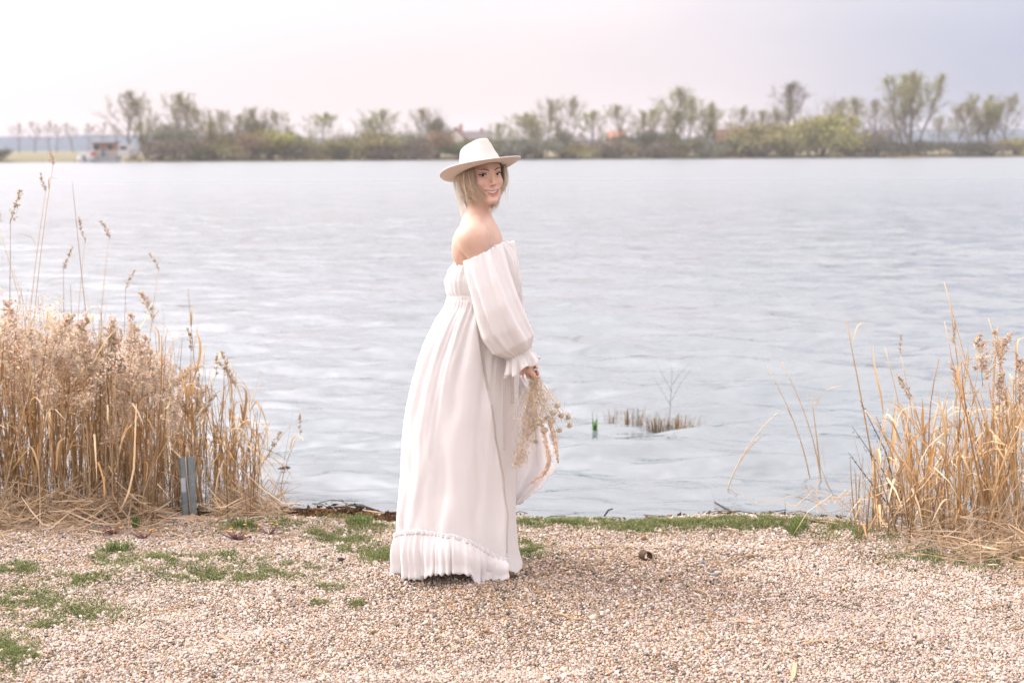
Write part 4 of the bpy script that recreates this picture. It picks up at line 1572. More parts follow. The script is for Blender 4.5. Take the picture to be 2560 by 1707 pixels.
def wrack(n, x0, x1, fn, spread, h):
    for i in range(n):
        px = rr.uniform(x0, x1)
        p = on_ground(px, fn(px) + rr.normal(0, spread), -0.06)
        z = max(float(ground_z(p.x, p.y)), WATER_Z + 0.005) + rr.random() ** 2 * h
        c = np.array([[0.10, 0.05, 0.025], [0.05, 0.03, 0.02], [0.17, 0.09, 0.04], [0.26, 0.16, 0.07]][rr.integers(0, 4)]) * rr.uniform(0.7, 1.3)
        leaf_cloud(m, np.array([[p.x, p.y, z]]), rr.uniform(0.006, 0.017), c, rr, 0.1)
        if rr.random() < 0.10:
            az = rr.normal(-0.25, 0.5)
            L = rr.uniform(0.05, 0.2)
            d = np.array([math.cos(az), math.sin(az), rr.normal(0, 0.12)]) * L
            m.tube([np.array([p.x, p.y, z]) - d / 2, np.array([p.x, p.y, z + 0.012]), np.array([p.x, p.y, z]) + d / 2], 0.0022, 4, c)


wrack(1500, 690, 1010, lambda q: float(np.interp(q, [690, 780, 870, 930, 1010], [1278, 1272, 1268, 1282, 1306])), 8, 0.05)
wrack(260, 1290, 2130, lambda q: float(np.interp(q, [1290, 1400, 1600, 1850, 2130], [1294, 1286, 1283, 1296, 1322])), 3, 0.02)
wrack(500, 380, 720, lambda q: 1272.0, 6, 0.03)
tag(m.build('wrack_line', M_LITTER), 'dark wet leaves and twigs washed up along the waterline', kind='stuff')

# ---- grass growing through the pebbles (centre px, py, half width, half height, amount, blade length m)
GP = [
    (1500, 1300, 100, 10, 1.0, 0.035), (1620, 1306, 110, 14, 1.4, 0.038), (1760, 1306, 120, 13, 1.2, 0.038), (1900, 1316, 100, 10, 1.0, 0.035), (2040, 1326, 80, 8, .7, .035),
    (1380, 1304, 70, 9, 0.6, 0.03), (1560, 1318, 70, 8, 0.5, 0.03), (1320, 1350, 40, 14, 0.35, 0.03), (1320, 1380, 35, 16, 0.4, 0.035), (1345, 1300, 40, 7, .5, .04),
    (545, 1442, 135, 16, 1.3, 0.034), (690, 1425, 90, 14, 0.8, 0.03), (410, 1408, 95, 14, 0.8, 0.03), (590, 1396, 50, 8, 0.4, 0.028), (820, 1332, 45, 10, 0.6, .03), (860, 1346, 50, 7, .5, .03),
    (900, 1303, 60, 14, 0.9, 0.045), (880, 1375, 55, 10, 0.4, .03), (965, 1390, 40, 18, 0.6, 0.04), (40, 1422, 45, 10, 0.6, 0.03), (50, 1500, 95, 26, 1.2, 0.032), (200, 1455, 65, 14, 0.6, 0.03),
    (210, 1530, 85, 20, 0.8, 0.03), (20, 1630, 50, 35, 0.9, 0.03), (125, 1560, 40, 8, 0.3, 0.026), (85, 1645, 25, 6, 0.2, .026), (620, 1320, 60, 14, 0.5, .035), (700, 1310, 60, 10, 0.4, 0.03),
    (795, 1500, 20, 7, 0.15, 0.026), (895, 1502, 16, 6, 0.12, 0.026), (810, 1465, 60, 8, 0.25, 0.026), (280, 1400, 40, 16, .35, .03), (2330, 1390, 90, 16, 0.5, 0.04), (2150, 1345, 80, 12, 0.5, 0.04),
    (1420, 1297, 90, 8, 1.0, .035), (1700, 1298, 160, 8, 1.4, .04), (1850, 1306, 140, 9, 1.3, .04), (2000, 1318, 100, 8, 0.9, .035),
    (250, 1460, 300, 70, 0.5, 0.022), (620, 1380, 300, 60, 0.5, 0.022), (2480, 1410, 90, 20, .4, .04), (940, 1345, 60, 30, .3, .025),
]
GV, GF, GC = [], [], []
gn = 0
for cx, cy, hw, hh, amt, bl in GP:
    n = int(amt * 2700)
    q = rr.normal(size=(n, 2)) * 0.75
    ok = vnoise((cx + q[:, 0] * hw) * 0.035, (cy + q[:, 1] * hh) * 0.10, cx) > (0.02 if cy < 1330 and cx > 1250 else -0.25)
    q = q[ok]
    n = len(q)
    P = np.array([on_ground(cx + a * hw, cy + b * hh)[:] for a, b in q])
    P[:, 2] = ground_z(P[:, 0], P[:, 1])
    az = rr.random(n) * 6.28
    sd = np.stack([np.cos(az), np.sin(az), np.zeros(n)], 1)
    ln = bl * 0.72 * rr.uniform(0.4, 1.2, n)[:, None]
    tip = rr.normal(0, 0.55, (n, 3))
    tip[:, 2] = 1.0
    w = rr.uniform(0.0010, 0.0022, n)[:, None]
    mid = P + tip * ln * 0.55 * np.array([0.7, 0.7, 1.0])
    end = P + tip * ln * np.array([1.25, 1.25, 0.8])
    GV.append(np.stack([P - sd * w, P + sd * w, mid + sd * w * 0.8, mid - sd * w * 0.8, end], 1).reshape(-1, 3))
    i0 = gn + np.arange(n) * 5
    GF.append(np.stack([i0, i0 + 1, i0 + 2], 1))
    GF.append(np.stack([i0, i0 + 2, i0 + 3], 1))
    GF.append(np.stack([i0 + 3, i0 + 2, i0 + 4], 1))
    gn += n * 5
    c = np.array([[0.15, 0.20, 0.06], [0.10, 0.15, 0.05], [0.26, 0.27, 0.10], [0.36, 0.32, 0.16]])[rr.choice(4, n, p=[0.42, 0.24, 0.22, 0.12])] * np.exp(rr.normal(0, 0.18, (n, 1)))
    GC.append(np.repeat(c, 5, axis=0))
grass = bpy.data.objects.new('grass', fast_mesh('grass', np.concatenate(GV), np.concatenate(GF), M_GRASS, np.concatenate(GC), smooth=False))
COL.objects.link(grass)
tag(grass, 'short green grass growing in patches through the pebbles', kind='stuff')
# ------------------------------------------------------------------ single small things of the near bank
def blades_tuft(name, px, py, n, h, spread, cols, label, cat, water=False, droop=0.5, width=0.002, group=None, y=None):
    """A tuft of separate blades fanning out from one foot."""
    p = on_ground(px, py, WATER_Z if water else 0.0)
    z = WATER_Z - 0.05 if water else float(ground_z(p.x, p.y))
    root = empty(name, (p.x, p.y, z))
    m = MB()
    for i in range(n):
        az = rr.random() * 6.28
        o = np.array([math.cos(az), math.sin(az), 0])
        b = o * spread * rr.random() ** 0.7 * np.array([1.0, 0.6, 0])
        ln = h * rr.uniform(0.45, 1.1)
        lean = rr.uniform(0.05, 0.6) * droop
        q = np.stack([b, b + o * ln * lean * 0.35 + [0, 0, ln * 0.5], b + o * ln * lean * 0.8 + [0, 0, ln * 0.85], b + o * ln * lean * 1.35 + [0, 0, ln * (0.98 - 0.3 * droop)]])
        m.ribbon(q, [width, width * 0.9, width * 0.6, width * 0.15], np.array([-o[1], o[0], 0]), np.array(cols[rr.integers(0, len(cols))]) * rr.uniform(0.75, 1.25), fold=0.3)
    bl = m.build('blades', M_GRASS, root)
    bl['kind'] = 'stuff'
    tag(root, label, cat, group)
    return root


SEDGE = [(0.24, 0.13, 0.06), (0.17, 0.09, 0.04), (0.30, 0.20, 0.09), (0.14, 0.13, 0.05)]
SG = 'sedge tufts standing in the shallow water'
blades_tuft('sedge_tuft', 1690, 1066, 120, 0.14, 0.20, SEDGE, 'largest brown sedge tuft standing in the water right of the bouquet', 'sedge', True, 0.9, group=SG)
blades_tuft('sedge_tuft', 1645, 1068, 80, 0.16, 0.09, SEDGE, 'brown sedge tuft in the water at the foot of the bare sapling', 'sedge', True, 0.6, group=SG)
blades_tuft('sedge_tuft', 1595, 1060, 36, 0.19, 0.06, SEDGE, 'thin sedge tuft left of the brown tuft with the sapling', 'sedge', True, 0.4, group=SG)
blades_tuft('sedge_tuft', 1569, 1056, 34, 0.16, 0.04, SEDGE, 'second smallest sedge tuft left of the sapling', 'sedge', True, 0.4, group=SG)
blades_tuft('sedge_tuft', 1532, 1052, 26, 0.15, 0.06, SEDGE, 'faint sparse sedge tuft nearest the green iris shoot', 'sedge', True, 0.5, group=SG)
blades_tuft('iris_shoot', 1487, 1072, 9, 0.17, 0.018, [(0.10, 0.22, 0.03), (0.13, 0.27, 0.04)], 'bright green iris shoot alone in the water', 'water plant', True, 0.12, 0.006)

# bare sapling out of the water
p = on_ground(1672, 1066, WATER_Z)
sap = empty('bare_sapling', (p.x, p.y, WATER_Z - 0.06))
MB().tube([(0, 0, 0), (0.01, 0, 0.25), (0.02, 0.02, 0.42), (0.0, 0.02, 0.56)], [0.0024, 0.0016, 0.001, 0.0005], 6).build('stem', M_DARKTWIG, sap)
for k, (h, dx, ln) in enumerate(((0.2, -0.12, 0.20), (0.24, 0.13, 0.22), (0.30, -0.10, 0.20), (0.34, 0.12, 0.16))):
    MB().tube([(0.012 + h * 0.02, 0, h), (0.012 + dx * 0.5, 0.02, h + ln * 0.5), (0.012 + dx, 0.04 * (-1) ** k, h + ln)], [0.0014, 0.0010, 0.0005], 5).build('branch', M_DARKTWIG, sap)
tag(sap, 'thin bare sapling rising from the brown sedge in the water', 'sapling')

# galvanised U-profile post
p = on_ground(474, 1277)
M_ZINC, t_, b_ = new_mat('galvanised_steel')
tc_ = t_.node('ShaderNodeTexCoord')
n1 = t_.noise(16.0, 4.0, 0.6, tc_.outputs['Object'])
n2 = t_.noise(70.0, 3.0, 0.6, tc_.outputs['Object'])
cz = t_.ramp(n1, [(0.3, (0.17, 0.215, 0.235)), (0.55, (0.24, 0.29, 0.31)), (0.75, (0.36, 0.40, 0.41))])
cz = t_.mix(t_.ramp(n2, [(0.6, (0, 0, 0)), (0.72, (0.6, 0.6, 0.6))]), cz, (0.55, 0.56, 0.55))
t_.l.new(cz, b_.inputs['Base Color'])
b_.inputs['Metallic'].default_value = 0.35
b_.inputs['Roughness'].default_value = 0.55
post = empty('metal_post', (p.x, p.y, float(ground_z(p.x, p.y)) - 0.02))
post.rotation_euler = (0, math.radians(-1.2), math.radians(12))
W_, D_, H_, tk = 0.036, 0.045, 0.315, 0.004
prof = [(-W_, D_), (-W_, 0.008), (-W_ + 0.008, 0.0), (-0.006, 0.0), (0.0, 0.010), (0.006, 0.0), (W_ - 0.008, 0.0), (W_, 0.008), (W_, D_)]
inner = [(-W_ + tk, D_), (-W_ + tk, 0.010), (-W_ + 0.010, tk), (-0.008, tk), (0.0, 0.016), (0.008, tk), (W_ - 0.010, tk), (W_ - tk, 0.010), (W_ - tk, D_)]
ring = prof + inner[::-1]
nr_ = len(ring)
pb = MB()
pb.add([(a, b, -0.1) for a, b in ring] + [(a, b, H_) for a, b in ring],
       [(i, (i + 1) % nr_, (i + 1) % nr_ + nr_, i + nr_) for i in range(nr_)] + [(i, nr_ - 2 - i + 1 - 1 + 0, nr_ - 3 - i + 1 - 1 + 0 + 0, i + 1) for i in range(0)])
for i in range(8):
    pb.add([(*prof[i], H_), (*prof[i + 1], H_), (*inner[i + 1], H_), (*inner[i], H_)], [(0, 1, 2, 3)])
pb.build('profile', M_ZINC, post, smooth=False)
st_m = simple_mat('faded_sticker', (0.46, 0.49, 0.55), 0.6, 0.12, 30.0, 0.3)
MB().box((-W_ + 0.003, -0.0022, 0.145), (-0.010, -0.0006, 0.215)).build('sticker', st_m, post, smooth=False)
sm2 = MB()
sm2.tube([(-0.004, -0.006, H_ + 0.004), (-0.002, -0.005, 0.2), (0.003, -0.006, 0.10), (0.004, -0.005, 0.0)], 0.0022, 5, STRAWS[4])
sm2.build('clinging_straw', M_REED, post)
tag(post, 'short grey galvanised metal post in front of the left reed bed', 'post')

# single straws and stalks on the pebbles: (ends px,py), radius
STR = [
    ((1310, 1378), (1560, 1372), 0.003, 'long pale stalk lying right of the dress hem', 0.6),
    ((1560, 1372), (1610, 1402), 0.0026, 'short stalk leading down to the curled bark', 0.5),
    ((1806, 1326), (1895, 1338), 0.003, 'stalk lying along the grass strip at the shore', 0.6),
    ((1810, 1405), (1985, 1362), 0.0032, 'bent brown stalk on the pebbles left of the right clump', 0.55),
    ((1985, 1362), (2120, 1360), 0.0024, 'thin pale stalk running into the right clump', 0.6),
    ((1730, 1474), (1810, 1490), 0.004, 'short flat stalk in the middle of the right gravel', 0.7),
    ((1830, 1552), (1905, 1542), 0.008, 'broad pale reed leaf lying on the right gravel', 0.75),
    ((2000, 1610), (2180, 1600), 0.0055, 'long brown stalk lying low on the right gravel', 0.45),
    ((1385, 1541), (1460, 1553), 0.0045, 'thin pale stalk on the gravel below the dress', 0.7),
    ((540, 1593), (590, 1608), 0.006, 'small brown leaf blade on the left gravel', 0.45),
    ((1990, 1660), (1980, 1705), 0.008, 'pale blade pointing to the bottom edge', 0.8),
    ((340, 1545), (480, 1505), 0.003, 'thin pale stalk across the left gravel', 0.7),
    ((0, 1524), (60, 1518), 0.003, 'straw at the left edge beside the grass', 0.6),
    ((2520, 1568), (2560, 1556), 0.0035, 'short straw at the right edge of the gravel', 0.6),
    ((2120, 1540), (2155, 1568), 0.003, 'small slanting straw on the right gravel', 0.8),
    ((2460, 1520), (2560, 1500), 0.003, 'pale straw lying below the right clump', 0.7),
    ((2180, 1400), (2330, 1385), 0.003, 'straw lying just before the right clump', 0.7),
    ((560, 1213), (690, 1283), 0.0035, 'pale stalk slanting down in front of the left bed fringe', 0.9),
    ((460, 1265), (520, 1298), 0.0075, 'thick pale stalk leaning at the foot of the metal post', 0.95),
    ((585, 1345), (640, 1322), 0.006, 'broad pale blade lying among the weeds', 0.85),
    ((1460, 1480), (1425, 1500), 0.0025, 'tiny straw below the curled bark', 0.7),
    ((600, 1400), (680, 1396), 0.002, 'tiny straw beside the green patch on the left', 0.7),
]
for i, (a, b, r_, lab, tone) in enumerate(STR):
    pa, pb_ = on_ground(*a), on_ground(*b)
    if i == 17:
        pa = at_depth(a[0], a[1], 6.95)
        pb_ = on_ground(*b)
    for q in (pa, pb_):
        if q.z < 0.05:
            q.z = float(ground_z(q.x, q.y)) + 0.009
    m_ = (pa + pb_) / 2
    sd = Vector((-(pb_ - pa).y, (pb_ - pa).x, 0)) * random.uniform(-0.06, 0.06)
    pts = [pa + (pb_ - pa) * t + sd * (1 - (2 * t - 1) ** 2) + Vector((0, 0, 0.006 * math.sin(t * 7))) for t in np.linspace(0, 1, 7)]
    mm_ = MB()
    c = np.array([0.62, 0.46, 0.28]) * (0.55 + 0.6 * tone)
    if r_ >= 0.0055:
        d = (pb_ - pa).normalized()
        mm_.ribbon([tuple(p) for p in pts], r_ * np.array([0.4, 0.85, 1, 1, 0.95, 0.7, 0.15]), np.array([-d.y, d.x, 0.25]), c, fold=0.4)
    else:
        mm_.tube([tuple(p) for p in pts], np.array([0.7, 1, 1, 1, 1, 0.9, 0.5]) * r_, 6, c)
    tag(mm_.build('dry_straw', M_REED), lab, 'straw', 'single straws lying on the pebbles')

# curled bark half buried in the pebbles
p = on_ground(1612, 1412)
M_BARKC = simple_mat('curled_bark', (0.10, 0.06, 0.038), 0.8, 0.35, 60.0, 0.2, bump=0.5, bump_scale=150)
bk = MB()
A = np.linspace(-0.5, 5.0, 22)
P = []
for yy in np.linspace(-0.02, 0.02, 5):
    P.append([(rad * math.cos(a), yy, 0.006 + 0.013 + rad * math.sin(a)) for a, rad in zip(A, np.linspace(0.024, 0.012, 22))])
bk.grid(np.array(P))
o = bk.build('curled_bark', M_BARKC)
o.location = (p.x, p.y, float(ground_z(p.x, p.y)))
o.rotation_euler = (0, 0, 0.5)
sd_ = o.modifiers.new('thickness', 'SOLIDIFY')
sd_.thickness = 0.003
tag(o, 'dark curled piece of bark lying on the pebbles right of the dress', 'bark')


def rough_stone(px, py, s, col, label):
    import bmesh
    p = on_ground(px, py)
    bm = bmesh.new()
    bmesh.ops.create_icosphere(bm, subdivisions=3, radius=1.0)
    for v in bm.verts:
        k = 1 + 0.35 * float(vnoise(v.co.x * 1.3 + px, v.co.y * 1.3, v.co.z * 1.3)) + 0.1 * float(vnoise(v.co.x * 4 + px, v.co.y * 4, v.co.z * 4))
        v.co = Vector((v.co.x * k * s, v.co.y * k * s * 0.8, v.co.z * k * s * 0.6))
    me = bpy.data.meshes.new('stone')
    bm.to_mesh(me)
    bm.free()
    me.materials.append(simple_mat('stone', col, 0.7, 0.3, 40.0, 0.3, bump=0.4))
    o = bpy.data.objects.new('stone', me)
    COL.objects.link(o)
    o.location = (p.x, p.y, float(ground_z(p.x, p.y)) + s * 0.35)
    tag(o, label, 'stone')


rough_stone(853, 1412, 0.017, (0.025, 0.024, 0.024), 'small black stone on the pebbles left of the dress')
rough_stone(813, 1400, 0.011, (0.05, 0.045, 0.04), 'smaller dark stone left of the black one')
rough_stone(1785, 1440, 0.014, (0.17, 0.20, 0.22), 'bluish grey stone on the right gravel')
rough_stone(1640, 1422, 0.012, (0.16, 0.10, 0.06), 'little brown stone beside the curled bark')

# branch washed up at the shore, right of centre
MB_ = MB()
bp_ = [at_depth(1786, 1255, 7.3), at_depth(1822, 1275, 7.18), on_ground(1868, 1306, -0.06), on_ground(1905, 1322, -0.04)]
MB_.tube([tuple(q) for q in bp_], [0.004, 0.006, 0.007, 0.006], 6)
dw = MB_.build('driftwood_branch', M_DARKTWIG)
for a, b in (((1822, 1275, 7.18), (1808, 1284, 7.16)), ((1845, 1290, 7.12), (1872, 1280, 7.1))):
    MB().tube([tuple(at_depth(*a)), tuple(at_depth(*b))], [0.004, 0.002], 5).build('side_twig', M_DARKTWIG, dw)
tag(dw, 'dark branch sticking out of the shallows at the grass strip', 'branch')
for (a, b, lab) in (((1510, 1290, 7.0), (1532, 1271, 7.02), 'short curved brown stick standing at the shore right of the woman'),
                    ((870, 1262, 7.1), (960, 1282, 7.0), 'dark stick lying on top of the washed-up leaves'),
                    ((915, 1276, 7.0), (1004, 1302, 6.95), 'pale stick slanting over the washed-up leaves'),
                    ((1990, 1330, 6.95), (2080, 1310, 7.0), 'brown stick at the shore before the right clump')):
    pa, pb_ = at_depth(*a), at_depth(*b)
    mid = (pa + pb_) / 2 + Vector((0, 0, 0.012))
    pale = 'pale' in lab
    tag(MB().tube([tuple(pa), tuple(mid), tuple(pb_)], [0.004, 0.0045, 0.003], 6, STRAWS[2]).build('stick', M_REED if pale else M_DARKTWIG), lab, 'stick')

# dark bit floating left of the woman
p = on_ground(711, 1176, WATER_Z)
fl = MB()
P = [[(s_ * 0.05, 0.012 * math.cos(a) * (1 - s_ * s_), 0.004 + 0.016 * math.sin(a) * (1 - s_ * s_) * (1.2 + 0.5 * s_)) for a in np.linspace(0, 6.28, 9)[:-1]] for s_ in np.linspace(-1, 1, 9)]
fl.grid(np.array(P), closed_u=True)
o = fl.build('floating_wood', M_DARKTWIG)
o.location = (p.x, p.y, WATER_Z + 0.004)
tag(o, 'small dark piece of wood floating left of the woman', 'wood')

# weeds with purplish stems and yellow flowers, and broad green leaves
M_PURPLE = simple_mat('purplish_stem', (0.20, 0.11, 0.12), 0.7, 0.25, 40.0, 0.2)
M_YELLOW = simple_mat('yellow_petal', (0.62, 0.36, 0.04), 0.6, 0.15, 60.0, 0.2)
M_LEAFG = simple_mat('weed_leaf', (0.10, 0.17, 0.10), 0.55, 0.25, 30.0, 0.3, translucent=0.2)


def weed(px, py, label, n=22, flowers=5, s=1.0):
    p = on_ground(px, py)
    root = empty('flowering_weed', (p.x, p.y, float(ground_z(p.x, p.y))))
    m = MB()
    tips = []
    for i in range(n):
        az = rr.random() * 6.28
        L = rr.uniform(0.03, 0.075) * s
        d = np.array([math.cos(az), math.sin(az) * 0.7, rr.uniform(0.25, 0.9)])
        m.tube([(0, 0, 0), d * L * 0.6, d * L + np.array([0, 0, 0.006])], [0.0022, 0.0018, 0.001], 4)
        tips.append(d * L)
    sm_ = m.build('stems', M_PURPLE, root)
    sm_['kind'] = 'stuff'
    for k in range(flowers):
        q = tips[k] + np.array([0, 0, 0.006])
        f = MB()
        for j in range(7):
            a = j * 0.9
            o_ = np.array([math.cos(a), math.sin(a), 0.35]) * 0.0075 * s
            f.add([q, q + o_ * 0.7 + np.array([-o_[1], o_[0], 0]) * 0.4, q + o_, q + o_ * 0.7 - np.array([-o_[1], o_[0], 0]) * 0.4], [(0, 1, 2, 3)])
        f.build('flower', M_YELLOW, root)
    tag(root, label, 'weed', 'flowering weeds between the pebbles')


weed(285, 1335, 'purple-stemmed weed with yellow flowers before the left reeds, leftmost')
weed(360, 1345, 'yellow-flowered weed right of the leftmost one', 18, 4)
weed(595, 1355, 'darkest purple weed tuft with yellow flowers, right of the post', 34, 6, 1.15)
weed(672, 1340, 'yellow-flowered weed farthest right of the weeds', 20, 4)

GT = 'grass tufts before the left reeds'
GREENS = [(0.09, 0.16, 0.04), (0.13, 0.20, 0.05), (0.20, 0.24, 0.08)]
blades_tuft('grass_tuft', 295, 1380, 130, 0.05, 0.07, GREENS, 'dense dark green grass tuft below the leftmost flowering weed', 'grass', droop=1.0, width=0.0022, group=GT)
blades_tuft('grass_tuft', 342, 1322, 14, 0.08, 0.02, GREENS, 'upright green grass tuft at the foot of the left reeds', 'grass', droop=0.4, width=0.004, group=GT)
blades_tuft('grass_tuft', 610, 1318, 60, 0.05, 0.06, GREENS, 'loose grass tuft between the post and the weeds', 'grass', droop=0.8, group=GT)
blades_tuft('grass_tuft', 905, 1308, 90, 0.05, 0.08, GREENS, 'bluish green grass tuft before the washed-up leaves', 'grass', droop=0.9, width=0.0025, group=GT)
blades_tuft('grass_tuft', 1985, 1338, 26, 0.10, 0.03, GREENS, 'sparse grass tuft at the left foot of the right clump', 'grass', droop=0.6, group=GT)


def broad_leaf(px, py, s, label):
    p = on_ground(px, py)
    m = MB()
    n = 7
    t = np.linspace(0, 1, n)
    w = s * 0.5 * np.sin(np.pi * (0.08 + 0.9 * t)) ** 0.8
    pts = np.stack([s * t * 0.75, 0 * t, s * (0.55 * t - 0.25 * t * t)], 1)
    m.ribbon(pts, w, (0, 1, 0.0), None, fold=0.3)
    o = m.build('broad_leaf', M_LEAFG)
    o.location = (p.x, p.y, float(ground_z(p.x, p.y)) + 0.003)
    o.rotation_euler = (random.uniform(-0.5, 0.5), random.uniform(-0.6, 0), random.random() * 6.28)
    tag(o, label, 'leaf', 'broad green leaves before the left reeds')


broad_leaf(55, 1318, 0.035, 'broad green leaf in the straw nearest the left edge')
broad_leaf(236, 1332, 0.03, 'broad green leaf left of the leftmost weed')
broad_leaf(433, 1312, 0.028, 'broad green leaf left of the foot of the post')
broad_leaf(576, 1315, 0.03, 'broad bluish leaf right of the post')
broad_leaf(1413, 1290, 0.03, 'small green sprout at the shore right of the woman')

# dark berried twigs in the right clump
tw = empty('berry_twig', at_depth(2250, 1290, 6.95))
tw.location.z = WATER_Z
bl_ = Vector(tw.location)
for (a, b, c) in (((2250, 1290), (2210, 1180), (2130, 1065)), ((2256, 1290), (2215, 1130), (2150, 1000)), ((2245, 1290), (2180, 1210), (2120, 1130)), ((2262, 1290), (2240, 1160), (2190, 1040))):
    q = [at_depth(*a, 6.95) - bl_, at_depth(*b, 6.97) - bl_, at_depth(*c, 7.0) - bl_]
    MB().tube([tuple(v) for v in q], [0.004, 0.003, 0.0012], 5).build('twig', M_DARKTWIG, tw)
    m = MB()
    for j in range(14):
        t_k = 0.35 + 0.64 * j / 14
        v = q[0] * (1 - t_k) ** 2 + q[1] * 2 * t_k * (1 - t_k) + q[2] * t_k ** 2
        v = np.array(v) + rr.normal(0, 0.006, 3)
        m.tube([v + [0, 0, -0.003], v, v + [0, 0, 0.003]], [0.0012, 0.0036, 0.0012], 5)
    bo = m.build('berries', M_DARKTWIG, tw)
    bo['kind'] = 'stuff'
tag(tw, 'dark thin twigs with tiny dried berries at the left of the right clump', 'twig')
# ------------------------------------------------------------------ the woman
YW = 5.72


def W(px, py, dy=0.0):
    return np.array(at_depth(px, py, YW + dy))


def unit(v):
    v = np.asarray(v, float)
    return v / np.linalg.norm(v)


PX = YW / FPX * 1.008                      # metres per photograph pixel at the woman

# head frame: x towards image left (her right), y forward, z up
_yaw, _roll, _pit = math.radians(25), math.radians(4), math.radians(3)
_f = np.array([math.sin(_yaw), -math.cos(_yaw), 0.0])
_r = np.array([math.cos(_yaw), math.sin(_yaw), 0.0])
_u = np.array([0, 0, 1.0])
_f, _u = _f * math.cos(_pit) + _u * math.sin(_pit), _u * math.cos(_pit) - _f * math.sin(_pit)
_u, _r = _u * math.cos(_roll) - _r * math.sin(_roll), _r * math.cos(_roll) + _u * math.sin(_roll)
HR = np.stack([-_r, _f, _u])               # rows: head axes in the place
HC = W(1226.5, 437, -0.085) - _f * 0.074
HC_SCALE = 1.0


def h2w(p):
    return HC + np.asarray(p, float) @ HR


# body frame
_ba = math.radians(12)
BF = np.array([math.cos(_ba), -math.sin(_ba), 0.0])       # the way she faces
BS = np.array([-math.sin(_ba), -math.cos(_ba), 0.0])      # her right side, towards the camera


class Field:
    def __init__(self, lo, hi, h):
        self.lo, self.h = np.array(lo, float), h
        self.n = np.ceil((np.array(hi) - self.lo) / h).astype(int) + 1
        self.d = np.full(self.n, 0.5, np.float32)

    def _sub(self, lo, hi):
        a = np.clip(np.floor((np.asarray(lo) - self.lo) / self.h).astype(int), 0, self.n - 1)
        b = np.clip(np.ceil((np.asarray(hi) - self.lo) / self.h).astype(int) + 1, 1, self.n)
        sl = tuple(slice(i, j) for i, j in zip(a, b))
        ax = [self.lo[i] + self.h * np.arange(a[i], b[i]) for i in range(3)]
        G = np.stack(np.meshgrid(*ax, indexing='ij'), -1).astype(np.float32)
        return sl, G

    def apply(self, fn, lo, hi, k, sub=False):
        m = k + 0.012
        sl, G = self._sub(np.asarray(lo) - m, np.asarray(hi) + m)
        if G.size == 0:
            return
        b = fn(G)
        a = self.d[sl]
        if sub:
            h = np.clip(0.5 - 0.5 * (a + b) / k, 0, 1)
            self.d[sl] = a * (1 - h) - b * h + k * h * (1 - h)
        else:
            h = np.clip(0.5 + 0.5 * (b - a) / k, 0, 1)
            self.d[sl] = b * (1 - h) + a * h - k * h * (1 - h)

    def cone(self, a, b, ra, rb, k=0.01, sub=False):
        a, b = np.asarray(a, float), np.asarray(b, float)
        R = max(ra, rb)
        self.apply(cone_fn(a, b, ra, rb), np.minimum(a, b) - R, np.maximum(a, b) + R, k, sub)

    def ell(self, c, r, axes=None, k=0.01, sub=False):
        c, r = np.asarray(c, float), np.asarray(r, float)
        R = r.max()
        self.apply(ell_fn(c, r, axes), c - R, c + R, k, sub)

    def chain(self, pts, rad, k=0.006, sub=False):
        for i in range(len(pts) - 1):
            self.cone(pts[i], pts[i + 1], rad[i], rad[i + 1], k, sub)

    def surface(self):
        D = self.d
        ins = D < 0
        c = np.zeros(np.array(D.shape) - 1, np.uint8)
        for i in (0, 1):
            for j in (0, 1):
                for k in (0, 1):
                    c += ins[i:D.shape[0] - 1 + i, j:D.shape[1] - 1 + j, k:D.shape[2] - 1 + k]
        act = (c > 0) & (c < 8)
        idx = np.argwhere(act)
        ids = np.full(act.shape, -1, np.int32)
        ids[act] = np.arange(len(idx))
        pos = np.zeros((len(idx), 3))
        cnt = np.zeros(len(idx))
        cor = [(i, j, k) for i in (0, 1) for j in (0, 1) for k in (0, 1)]
        val = {q: D[idx[:, 0] + q[0], idx[:, 1] + q[1], idx[:, 2] + q[2]] for q in cor}
        for q in cor:
            for ax in range(3):
                if q[ax] == 0:
                    q2 = tuple(1 if a == ax else q[a] for a in range(3))
                    a, b = val[q], val[q2]
                    m = (a < 0) != (b < 0)
                    t = a[m] / (a[m] - b[m])
                    p = np.tile(np.array(q, float), (m.sum(), 1))
                    p[:, ax] = t
                    pos[m] += p
                    cnt[m] += 1
        V = self.lo + (idx + pos / cnt[:, None]) * self.h
        F = []
        for ax in range(3):
            s0 = [slice(1, -1)] * 3
            s0[ax] = slice(0, -1)
            s1 = list(s0)
            s1[ax] = slice(1, None)
            a, b = ins[tuple(s0)], ins[tuple(s1)]
            e = np.argwhere(a != b)
            off = np.array([1, 1, 1])
            off[ax] = 0
            e = e + off
            sgn = ins[e[:, 0], e[:, 1], e[:, 2]]
            o1, o2 = (ax + 1) % 3, (ax + 2) % 3
            d1, d2 = np.zeros(3, int), np.zeros(3, int)
            d1[o1], d2[o2] = 1, 1
            q = [e - d1 - d2, e - d2, e, e - d1]
            Q = np.stack([ids[x[:, 0], x[:, 1], x[:, 2]] for x in q], 1)
            Q[~sgn] = Q[~sgn][:, ::-1]
            F.append(Q)
        F = np.concatenate(F)
        return V, F[(F >= 0).all(1)]


def cone_fn(a, b, ra, rb):
    ab = (b - a).astype(np.float32)
    L2 = max(float(ab @ ab), 1e-9)
    a = a.astype(np.float32)

    def f(G):
        t = np.clip(((G - a) @ ab) / L2, 0, 1)
        return np.linalg.norm(G - a - t[..., None] * ab, axis=-1) - (ra + (rb - ra) * t)
    return f


def ell_fn(c, r, axes=None):
    def f(G):
        q = G - c
        if axes is not None:
            q = q @ np.asarray(axes).T
        k0 = np.linalg.norm(q / r, axis=-1)
        k1 = np.linalg.norm(q / (r * r), axis=-1) + 1e-6
        return k0 * (k0 - 1) / k1
    return f


